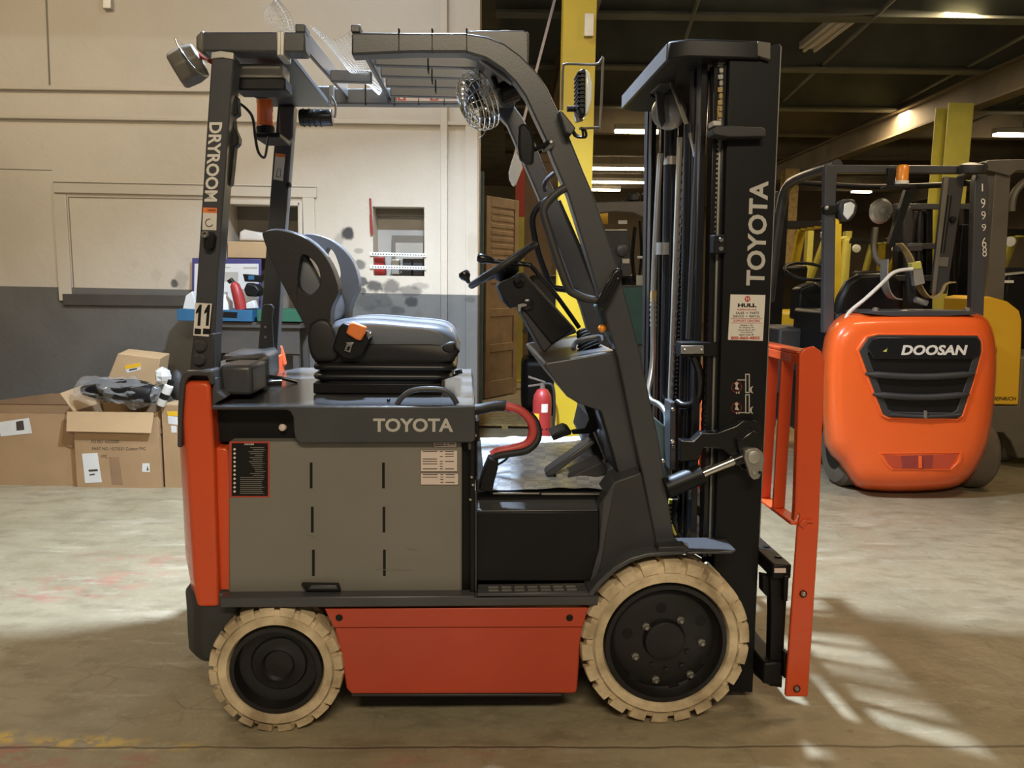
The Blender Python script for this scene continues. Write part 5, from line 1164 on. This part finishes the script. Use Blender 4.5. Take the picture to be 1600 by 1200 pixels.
stand('small_jar', 'small pale jar standing in the small wall niche', 'jar', [(611, 429), (611, 405), (624, 405), (624, 429)], 'zinc', WY+.06, .06)
tag(B('hook_strap', wtube([(578.5, 310, WY-.01), (580, 340, WY-.015), (581.5, 365, WY-.015), (580, 360, WY-.015), (579, 335, WY-.015)], .008, 6), 'red_paint'), 'thin dark red strap hanging left of the small niche', 'strap')
tag(wbox('wall_bracket', 160, -8, 173, 13, WY-.04, .04, 'zinc'), 'small metal conduit bracket high on the left wall', 'bracket')
# ================================================================ TRUCKS IN THE BACKGROUND
# ---- orange counterbalance truck
YD = 5.05
root = G(1420, 785); t = thing('forklift', (PW(1420, 640, YD+.6).x, YD+.9, 0), 'bright orange engine forklift seen from behind, right of the mast', 'forklift')
OUT = [(1283, 600), (1285, 545), (1294, 512), (1312, 494), (1335, 488), (1420, 486), (1505, 487), (1535, 492), (1550, 510), (1557, 545), (1557, 590), (1552, 645), (1543, 695), (1525, 735), (1500, 758), (1462, 767), (1400, 770), (1350, 766), (1328, 752), (1310, 722), (1288, 693)]
base_ = smooth_path([PW(x, y, YD+.20) for x, y in OUT], 2, True); cc = PW(1420, 622, YD+.20)
rings = []
OUTS = smooth_path([V((x, y, 0)) for x, y in OUT], 2, True)
for s_, dy, sh in ((.60, 0, 4), (.78, .002, 4), (.87, .012, 4), (.925, .04, 4), (.96, .09, 3), (.985, .18, 1), (1.0, .32, 0), (.985, .60, -2)):
    rings.append([PW(1420 + (p.x-1420)*s_ + sh, 622 + (p.y-622)*s_, YD+dy) for p in OUTS])
cw_ = B('counterweight', MB().loft(rings), 'orange_rear', t, smooth=55)
gr = [(1342, 548), (1356, 527), (1372, 523), (1528, 524), (1534, 532), (1535, 548), (1522, 596), (1504, 650), (1496, 655), (1388, 653), (1379, 648), (1361, 600)]
g0 = [PW(x, y, YD-.012) for x, y in gr]; gc = sum(g0, V((0,0,0)))/len(g0)
B('grille_rim', MB().ringprism([gc + (p-gc)*1.035 for p in g0], [gc + (p-gc)*.985 for p in g0], (0, .02, 0)), 'orange_rear', cw_, bevel=.006)
gl = B('grille', MB().ringprism([gc + (p-gc)*.99 for p in g0], [gc + (p-gc)*.86 for p in g0], (0, .012, 0)), 'charcoal_flat', cw_, bevel=.004)
B('grille_back', MB().prism([gc + (p-gc)*.9 + V((0, .008, 0)) for p in g0], (0, .003, 0)), 'decal_black', gl)
wprof('badge_panel', [(1356, 545), (1360, 532), (1372, 527), (1527, 528), (1532, 536), (1531, 556), (1515, 562), (1365, 561)], YD-.02, .014, 'black_gloss', gl, .005)
for (xa_, xb_, y) in ((1352, 1523, 584), (1364, 1514, 616)):
    P = [PW(xa_+(xb_-xa_)*i/10, y + 5*math.sin(math.pi*i/10), YD-.016) for i in range(11)]
    B('louvre', MB().tube(P, [.008]+[.023]*9+[.008], 8), 'charcoal_flat', gl, smooth=50)
for (xa_, xb_, y) in ((1390, 1500, 648),):
    B('louvre', MB().tube([PW(xa_+(xb_-xa_)*i/8, y+3*math.sin(math.pi*i/8), YD-.014) for i in range(9)], .012, 8), 'charcoal_flat', gl, smooth=50)
wbox('grille_latch', 1444, 642, 1449, 654, YD-.03, .01, 'steel', gl, .001)
wtext('DOOSAN', 1408, 539, 1512, 555, YD-.022, 'decal_white', gl, shear=.2, off=.04)
wprof('green_mark', [(1379, 549), (1386, 545), (1387, 543), (1385, 550)], YD-.022, .001, 'yellow_pale', gl, .0)
s0 = [PW(x, y, YD-.004) for x, y in [(1377, 709), (1500, 708), (1497, 722), (1485, 733), (1395, 733), (1386, 724)]]; sc = sum(s0, V((0,0,0)))/6
B('tow_rim', MB().ringprism([sc + (p-sc)*1.08 for p in s0], s0, (0, .02, 0)), 'orange_rear', cw_, bevel=.005)
wprof('tow_slot', [(1408, 712), (1458, 711), (1456, 732), (1410, 732)], YD-.0035, .004, 'red_paint', cw_, .0); wbox('tow_pin', 1436, 713, 1441, 732, YD-.012, .012, 'orange_rear', cw_, .002)
wprof('tow_floor', [(1380, 710), (1408, 712), (1410, 732), (1396, 732), (1388, 724)], YD-.002, .003, 'orange_dark', cw_, .0)
wprof('tow_floor', [(1458, 711), (1498, 709), (1484, 732), (1456, 732)], YD-.002, .003, 'orange_dark', cw_, .0)
wprof('top_plate', [(1355, 490), (1362, 486), (1520, 486), (1526, 491), (1480, 494), (1390, 494)], YD+.05, .35, 'charcoal', t, .003)
for x in (1368, 1511): B('plate_bolt', MB().lathe([(.02, 0), (.02, .02), (.001, .025)], PW(x, 486, YD+.08), (0,0,1), 6), 'steel', t)
# wheels
def roller(px, yb, Y, r, wd, m, par):
    p = PW(px, yb, Y); ax = V((p.x, Y, r)); o = B('wheel', MB().lathe([(r*.55, 0), (r*.9, 0), (r, .03), (r, wd-.03), (r*.9, wd), (r*.55, wd)], ax, (1, 0, 0), 28), m, par, smooth=40)
    B('rim', MB().lathe([(r*.55, -.002), (r*.3, .03), (.001, .03)], ax, (1, 0, 0), 20), 'black', o, smooth=40); B('rim', MB().lathe([(.001, wd-.03), (r*.3, wd-.03), (r*.55, wd+.002)], ax, (1, 0, 0), 20), 'black', o, smooth=40)
roller(1492, 770, YD+.42, .26, .16, 'tire_dark', t); roller(1298, 770, YD+.42, .26, .16, 'tire_dark', t)
roller(1282, 760, YD+1.9, .33, .2, 'tire_dark', t); roller(1470, 760, YD+1.9, .33, .2, 'tire_dark', t)
a, b = PW(1292, 640, YD+.6), PW(1545, 640, YD+.6)
B('body', MB().box(a.x+.03, b.x-.03, YD+.5, YD+1.9, .28, 1.02), 'black', t, bevel=.03)
a2, b2 = PW(1216, 600, YD+1.9), PW(1260, 690, YD+1.9)
B('front_frame', MB().box(a2.x, b.x, YD+1.5, YD+1.95, .40, PW(1230, 590, YD+1.5).z), 'orange_rear', t, bevel=.04)
wprof('frame_stripe', [(1239, 590), (1246, 582), (1243, 600), (1247, 618), (1244, 624)], YD+1.49, .008, 'white', t, .0)
B('fuel_tank_panel', MB().box(a.x-.12, a.x+.2, YD+.8, YD+1.6, .30, .75), 'black', t, bevel=.03)
# guard
YG = YD + .30
wprof('rear_pillar', [(1287, 520), (1289, 280), (1290, 257), (1310, 257), (1307, 290), (1303, 520)], YG, .06, 'charcoal', t, .006)
wprof('rear_pillar', [(1517, 520), (1523, 285), (1527, 272), (1543, 272), (1545, 300), (1541, 400), (1536, 520)], YG, .06, 'charcoal', t, .006)
wprof('roof_bar', [(1306, 257), (1508, 259), (1508, 271), (1306, 270)], YG, .06, 'charcoal', t, .006)
B('side_rail', wtube([(1308, 258, YG+.03), (1275, 268, YG+.35), (1245, 280, YG+.75), (1230, 292, YG+1.0), (1222, 315, YG+1.15), (1215, 360, YG+1.25), (1208, 420, YG+1.35), (1203, 470, YG+1.45)], .040, 10), 'charcoal', t, smooth=45)
B('front_cross_bar', wtube([(1240, 285, YG+.85), (1350, 292, YG+.85), (1450, 290, YG+.85), (1520, 286, YG+.85)], .022, 8), 'black', t, smooth=45)
B('side_rail', wtube([(1535, 262, YG+.05), (1515, 272, YG+.6), (1500, 282, YG+1.0), (1492, 330, YG+1.2), (1490, 440, YG+1.4)], .035, 10), 'black', t, smooth=45)
# hand written number
for i, ch in enumerate('199968'):
    y = (287, 310, 330, 350, 371, 386)[i]; hgt = (12, 15, 13, 11, 16, 15)[i]
    wtext(ch, 1532 + i*.6 - (0 if i else -2), y, 1532 + i*.6 + (7 if i else 4), y+hgt, YG-.002, 'decal_white', t, name='painted_digit', off=-.005)
q = B('beacon', MB().lathe([(.040, 0), (.040, .09), (.03, .105), (.001, .107)], PW(1409, 283, YG-.03), (0,0,1), 18), 'amber_bright', t, smooth=40)
B('beacon_collar', MB().lathe([(.045, -.022), (.045, 0), (.04, 0)], PW(1409, 283, YG-.03), (0,0,1), 18), 'white', q, smooth=40)
wbox('beacon_bracket', 1388, 262, 1398, 293, YG-.03, .03, 'black', t); wbox('beacon_shelf', 1386, 290, 1432, 294, YG-.08, .10, 'black', t)
q = wprof('work_light', [(1311, 325), (1314, 314), (1324, 310), (1336, 312), (1341, 322), (1338, 335), (1330, 345), (1318, 346)], YG-.05, .08, 'charcoal_flat', t, .012)
wprof('light_lens', [(1318, 335), (1320, 318), (1330, 315), (1337, 320), (1334, 333), (1325, 344)], YG-.062, .014, 'glass', q, .008)
wprof('light_bracket', [(1286, 322), (1312, 320), (1312, 332), (1290, 335)], YG-.02, .05, 'black', t, .003)
B('bracket_bolt', MB().lathe([(.014, 0), (.014, .015), (.001, .018)], PW(1291, 325, YG-.02), (0,-1,0), 6), 'steel', t)
q = B('roof_lamp', MB().lathe([(.02, 0), (.075, .01), (.08, .03), (.075, .06), (.02, .075)], PW(1516, 272, YG-.04), (0, -.15, 1), 22), 'charcoal_flat', t, smooth=40)
# fan, gas bottle cradle, straps
fc_ = PW(1375, 330, YG+.15)
q = B('fan_disc', MB().lathe([(.085, 0), (.088, .01), (.07, .03), (.02, .04), (.001, .04)], fc_, (.15, -1, -.1), 24), 'zinc', t, smooth=30)
mb = MB()
for i in range(16):
    a_ = 2*math.pi*i/16; e_ = V((math.cos(a_), -.0, math.sin(a_))); mb.tube([fc_ + e_*.02 + V((0, -.045, 0)), fc_ + e_*.088 + V((0, -.01, 0))], .0015, 4)
B('fan_wire', mb, 'charcoal', q)
B('fan_arm', wtube([(1368, 355, YG+.15), (1365, 385, YG+.15), (1370, 405, YG+.14), (1385, 420, YG+.12)], .022, 8), 'grey_frame', t, smooth=45)
wprof('cradle_plate', [(1476, 276), (1508, 278), (1480, 459), (1456, 458)], YG-.02, .035, 'charcoal_flat', t, .006)
wprof('cradle_edge', [(1476, 276), (1483, 276), (1462, 458), (1456, 458)], YG-.028, .01, 'grey_frame', t, .002)
wprof('plate_block', [(1465, 402), (1483, 402), (1481, 417), (1463, 416)], YG-.024, .006, 'grey_frame', t, .002)
for x0 in (1487, 1482): B('plate_slot', MB().tube([PW(x0, 305, YG-.022), PW(x0-12, 395, YG-.022)], .004, 5), 'decal_black', t)
B('plate_knob', MB().lathe([(.024, 0), (.018, .02), (.001, .022)], PW(1488, 343, YG-.02), (0,-1,0), 8), 'decal_black', t)
wprof('cradle_arm', [(1416, 296), (1430, 294), (1398, 385), (1389, 382)], YG+.05, .05, 'black', t, .004)
wprof('cradle_back', [(1408, 330), (1425, 320), (1432, 350), (1428, 380), (1412, 385)], YG+.2, .08, 'charcoal_flat', t, .02)
wprof('cradle_post', [(1418, 380), (1430, 380), (1432, 470), (1420, 475)], YG+.06, .05, 'charcoal_flat', t, .006)
wprof('cradle_bar', [(1402, 384), (1442, 382), (1442, 392), (1403, 393)], YG+.02, .05, 'charcoal_flat', t, .004)
def strap(pts, Y, wd, m):
    P = smooth_path([PW(x, y, Y) for x, y in pts], 5); mb = MB(); u_ = V((0, wd, 0)); rings = []
    for i, p in enumerate(P):
        tg = (P[min(i+1, len(P)-1)]-P[max(i-1, 0)]).normalized(); nn = tg.cross(V((0,1,0)))*.004
        rings.append([p-nn, p+nn, p+nn+u_, p-nn+u_])
    return B('cradle_strap', MB().loft(rings), m, t)
strap([(1388, 405), (1387, 430), (1390, 452), (1399, 465), (1410, 468)], YG-.05, .10, 'zinc')
strap([(1410, 380), (1424, 398), (1432, 420), (1444, 452), (1458, 466), (1472, 458), (1480, 444), (1494, 441)], YG-.05, .09, 'wood')
wprof('regulator', [(1426, 413), (1440, 410), (1446, 443), (1430, 447)], YG-.08, .05, 'zinc', t, .004)
wprof('regulator_cap', [(1425, 411), (1439, 408), (1441, 420), (1426, 421)], YG-.085, .06, 'yellow_pale', t, .004)
B('gas_hose', wtube([(1336, 522, YG-.24), (1326, 512, YG-.22), (1322, 498, YG-.18), (1330, 485, YG-.12), (1352, 467, YG-.1), (1378, 443, YG-.09), (1398, 425, YG-.08), (1426, 420, YG-.09)], .013, 8), 'decal_white', t, smooth=45)
B('hose_elbow', wtube([(1333, 527, YG-.28), (1338, 523, YG-.27), (1344, 519, YG-.27)], .016, 8), 'charcoal_flat', t, smooth=45)
B('valve', MB().tube([PW(1430, 468, YG), PW(1448, 474, YG)], .022, 8), 'zinc', t)
# seat + wheel + hood
wprof('seat_back', smooth_path and [(1303, 500), (1312, 465), (1325, 440), (1345, 428), (1395, 426), (1410, 440), (1412, 500)], YG+.30, .10, 'black', t, .03)
B('hood', MB().box(PW(1300, 500, YG+.3).x, PW(1530, 500, YG+.3).x, YG+.25, YG+1.1, .9, PW(1400, 488, YG+.3).z), 'black', t, bevel=.03)
cs = PW(1262, 424, YG+.95)
B('steering_wheel', MB().tube([cs + V((math.cos(i*.2618)*.18, math.sin(i*.2618)*.16, math.sin(i*.2618)*.07)) for i in range(24)], .014, 8, closed=True), 'black', t, smooth=50)
wprof('dash', [(1245, 500), (1250, 450), (1275, 440), (1288, 450), (1290, 500)], YG+1.1, .2, 'black', t, .02)
B('floor_tray', MB().box(PW(1205, 510, YG+1.1).x, PW(1290, 510, YG+1.1).x, YG+.9, YG+1.5, .55, PW(1240, 512, YG+1.0).z), 'charcoal_flat', t, bevel=.02)
B('mast_rail', MB().box(PW(1205, 400, YG+1.9).x, PW(1222, 400, YG+1.9).x, YG+1.8, YG+1.95, .1, PW(1215, 300, YG+1.9).z), 'black', t, bevel=.005)
B('mast_rail', MB().box(PW(1490, 400, YG+1.9).x, PW(1510, 400, YG+1.9).x, YG+1.8, YG+1.95, .1, 2.0), 'black', t, bevel=.005)
# ---- yellow and grey reach truck at the right edge
YJ = 6.0
root = PW(1600, 600, YJ+.4); t = thing('forklift', (root.x, YJ+.5, 0), 'yellow and grey warehouse truck half cut off at the right edge', 'forklift')
wprof('side_panel', [(1520, 632), (1530, 466), (1546, 463), (1575, 471), (1593, 485), (1597, 500), (1597, 530), (1592, 633)], YJ, .5, 'yellow_jh', t, .012)
wtext('JUNGHEINRICH', 1528, 620, 1588, 627.5, YJ-.002, 'decal_black', t, shear=.2, off=.02)
wprof('lower_body', [(1525, 720), (1530, 634), (1592, 634), (1596, 560), (1680, 545), (1680, 716), (1590, 716), (1580, 690), (1568, 676), (1550, 676), (1540, 695)], YJ+.01, .6, 'grey_frame', t, .01)
wprof('mast_post', [(1541, 470), (1556, 262), (1580, 264), (1568, 480)], YJ+.25, .12, 'grey_frame', t, .006)
wprof('roof_frame', [(1530, 262), (1545, 250), (1690, 247), (1690, 266), (1590, 266), (1578, 275)], YJ+.22, .16, 'grey_frame', t, .006)
B('roof_brace', wtube([(1580, 330, YJ+.3), (1584, 305, YJ+.3), (1600, 285, YJ+.3), (1630, 270, YJ+.3)], .03, 8), 'grey_frame', t, smooth=45)
wprof('seat_block', [(1568, 470), (1575, 430), (1680, 420), (1680, 560), (1597, 560), (1595, 486)], YJ+.35, .4, 'black', t, .02)
wbox('dash_pad', 1572, 418, 1640, 424, YJ+.3, .1, 'black_gloss', t); wbox('paper_slip', 1569, 438, 1584, 442, YJ+.29, .01, 'white', t, .0)
roller(1548, 715, YJ+.3, .17, .15, 'tire_dark', t)
t = thing('lift_mast', PW(1460, 600, 7.65), 'black lift mast with hoses standing behind the gas bottle cradle', 'mast')
t.location.z = 0
for x0, x1 in ((1400, 1412), (1446, 1458), (1504, 1522)): wprof('mast_rail', [(x0, 735), (x0+2, 318), (x1, 318), (x1-2, 735)], 7.6, .10, 'black', t, .006)
wprof('mesh_plate', [(1410, 700), (1412, 330), (1448, 330), (1446, 700)], 7.66, .02, 'charcoal_flat', t, .003)
for y in (318, 380, 430): wbox('cross_tie', 1400, y, 1522, y+9, 7.56, .05, 'charcoal', t)
for x in (1425, 1438): B('mast_hose', wtube([(x, 330, 7.62), (x-3, 380, 7.62), (x+2, 460, 7.62)], .022, 8), 'charcoal_flat', t, smooth=45)
# ---- yellow trucks standing in the second row
def yellow_truck(x0, Y, label, m, s=1.0, cols=None):
    p = PW(x0, 500, Y); x = p.x
    t = thing('forklift', (x, Y+.9, 0), label, 'forklift', 'yellow forklifts in the second row')
    W_ = 1.1*s
    B('counterweight', MB().prism([(x-W_/2, Y, .25), (x+W_/2, Y, .25), (x+W_/2, Y+.1, 1.15), (x-W_/2, Y+.1, 1.15)], (0, .5, 0)), m, t, bevel=.05)
    B('body', MB().box(x-W_/2+.03, x+W_/2-.03, Y+.5, Y+1.9, .25, .95), 'black', t, bevel=.03)
    for sx in (-1, 1):
        B('front_pillar', MB().tube([(x+sx*.48, Y+1.9, .9), (x+sx*.44, Y+1.55, 1.6), (x+sx*.40, Y+1.25, 2.1)], .055, 8), m, t, smooth=45)
        B('rear_pillar', MB().tube([(x+sx*.48, Y+.25, 1.1), (x+sx*.44, Y+.30, 2.1)], .05, 8), m, t, smooth=45)
        B('roof_rail', MB().tube([(x+sx*.42, Y+.30, 2.12), (x+sx*.40, Y+1.27, 2.12)], .045, 8), m, t, smooth=45)
        B('mast_rail', MB().box(x+sx*.33-.05, x+sx*.33+.05, Y+2.0, Y+2.15, .06, 2.35), m, t, bevel=.005)
    for i in range(5): B('roof_bar', MB().box(x-.42, x+.42, Y+.4+i*.2, Y+.43+i*.2, 2.10, 2.14), 'black', t)
    B('seat_base', MB().box(x-.25, x+.25, Y+.6, Y+1.0, .95, 1.1), 'black', t, bevel=.03); B('seat_back', MB().prism([(x-.24, Y+.55, 1.1), (x+.24, Y+.55, 1.1), (x+.22, Y+.45, 1.65), (x-.22, Y+.45, 1.65)], (0, .1, 0)), 'black', t, bevel=.04)
    B('steering_wheel', MB().tube([(x+.16*math.cos(i*.35), Y+1.4+.1*math.sin(i*.35), 1.4+.10*math.sin(i*.35)) for i in range(18)], .015, 6, closed=True), 'black', t, smooth=45)
    for sx in (-1, 1):
        B('work_light', MB().lathe([(.03, 0), (.06, .02), (.06, .05), (.001, .055)], (x+sx*.30, Y+.27, 1.98), (0, -1, -.1), 16), 'glass', t, smooth=40)
        q = B('wheel', MB().lathe([(.15, 0), (.26, 0), (.28, .03), (.28, .17), (.26, .2), (.15, .2)], (x+sx*.5-.1, Y+1.6, .28), (1, 0, 0), 22), 'tire_dark', t, smooth=40)
        B('wheel', MB().lathe([(.12, 0), (.2, 0), (.22, .03), (.22, .13), (.2, .16), (.12, .16)], (x+sx*.42-.08, Y+.5, .22), (1, 0, 0), 22), 'tire_dark', t, smooth=40)
    B('hose_bundle', MB().tube([(x, Y+2.0, .3), (x+.05, Y+1.98, 1.3), (x-.03, Y+2.0, 2.2)], .05, 8), 'black', t, smooth=45)
    return t
yellow_truck(1252, 8.4, 'yellow forklift behind the left pillar of the orange truck', 'yellow_truck')
yellow_truck(1372, 11.6, 'yellow forklift seen through the guard of the orange truck', 'yellow_pale')
yellow_truck(1625, 9.2, 'yellow forklift far behind the grey mast at the right edge', 'yellow_pale')
yellow_truck(1478, 14.5, 'most distant yellow forklift under the pale yellow column', 'yellow_truck')
# ---- dark lift truck behind the pillar of the main truck, and a teal crate
YK = 7.6
p = PW(975, 500, YK); t = thing('forklift', (p.x, YK+.6, 0), 'dark grey lift truck behind the yellow column with two round lamps on its roof', 'forklift')
wprof('roof_beam', [(915, 345), (920, 316), (1018, 314), (1022, 320), (1022, 345), (1010, 342), (990, 332), (960, 330), (935, 333), (925, 345)], YK, .12, 'grey_frame', t, .006)
wprof('right_post', [(1010, 345), (1022, 340), (1022, 640), (1014, 640)], YK, .10, 'grey_frame', t, .004); wprof('left_post', [(913, 340), (921, 340), (915, 640), (905, 640)], YK, .10, 'grey_frame', t, .004)
for x in (990, 1011): B('roof_lamp', MB().lathe([(.03, 0), (.062, .02), (.062, .07), (.04, .09), (.001, .09)], PW(x, 316, YK+.05), (0,0,1), 18), 'charcoal_flat', t, smooth=40)
mb = MB()
for i in range(14): x = 935+i*6; mb.tube([PW(x, 316, YK+.06), PW(x+3, 311, YK+.06), PW(x+6, 316, YK+.06)], .006, 5)
B('roof_truss', mb, 'charcoal_flat', t)
wprof('load_screen', [(945, 440), (945, 362), (952, 358), (980, 360), (985, 372), (985, 430)], YK+.2, .15, 'charcoal_flat', t, .01); wbox('screen_edge', 945, 358, 980, 361, YK+.19, .05, 'steel_dull', t)
B('round_gauge', MB().lathe([(.06, 0), (.06, .02), (.05, .025), (.001, .02)], PW(972, 391, YK+.19), (0,-1,0), 20), 'charcoal', t, smooth=40)
wprof('yellow_window', [(932, 350), (933, 334), (941, 331), (950, 331), (950, 350)], YK+.6, .05, 'yellow_jh', t, .002)
for (x0, y0, x1, y1, m_) in ((966, 344, 980, 350, 'paper'), (972, 404, 984, 412, 'zinc'), (970, 412, 985, 432, 'charcoal'), (994, 430, 1005, 450, 'zinc'), (996, 400, 1004, 404, 'white'), (1005, 365, 1010, 395, 'zinc')): wbox('fitting', x0, y0, x1, y1, YK+.15, .04, m_, t)
B('hose', wtube([(992, 355, YK+.2), (988, 400, YK+.2), (992, 440, YK+.2)], .02, 6), 'black', t, smooth=45); B('hose', wtube([(1000, 345, YK+.2), (1002, 400, YK+.2), (998, 440, YK+.2)], .015, 6), 'black', t, smooth=45)
wprof('body', [(915, 715), (920, 430), (1020, 430), (1022, 715)], YK+.5, .8, 'black', t, .03)
t = thing('storage_cabinet', PW(990, 600, 7.2), 'dark teal steel cabinet with grey drawers behind the forklift mast', 'cabinet')
wprof('body', [(950, 717), (950, 446), (1080, 446), (1080, 717)], 7.2, .35, 'charcoal_flat', t, .006)
wprof('door', [(953, 538), (953, 449), (1077, 449), (1077, 538)], 7.18, .02, 'teal', t, .006)
for y0 in (541, 578, 625, 670): wbox('drawer', 953, y0, 1077, y0+(34 if y0 < 570 else 43), 7.18, .02, 'charcoal', t)
# dark machinery filling the gap behind the steering column
t = thing('covered_machine', PW(840, 560, 8.2), 'low black machine in the dark behind the steering column', 'machine')
B('lower_body', MB().box(PW(815, 560, 8.2).x, PW(905, 560, 8.2).x, 8.1, 8.7, .05, .62), 'black', t, bevel=.08, seg=4)
B('upper_body', MB().box(PW(825, 560, 8.2).x, PW(900, 560, 8.2).x, 8.2, 8.6, .62, 1.5), 'charcoal_flat', t, bevel=.05)
B('pipe', wtube([(818, 520, 8.05), (828, 508, 8.05), (846, 506, 8.05), (860, 500, 8.05)], .02, 8), 'charcoal', t, smooth=45)
B('skid', MB().box(PW(815, 560, 8.2).x+.05, PW(905, 560, 8.2).x-.05, 8.15, 8.65, 0, .05), 'black', t)
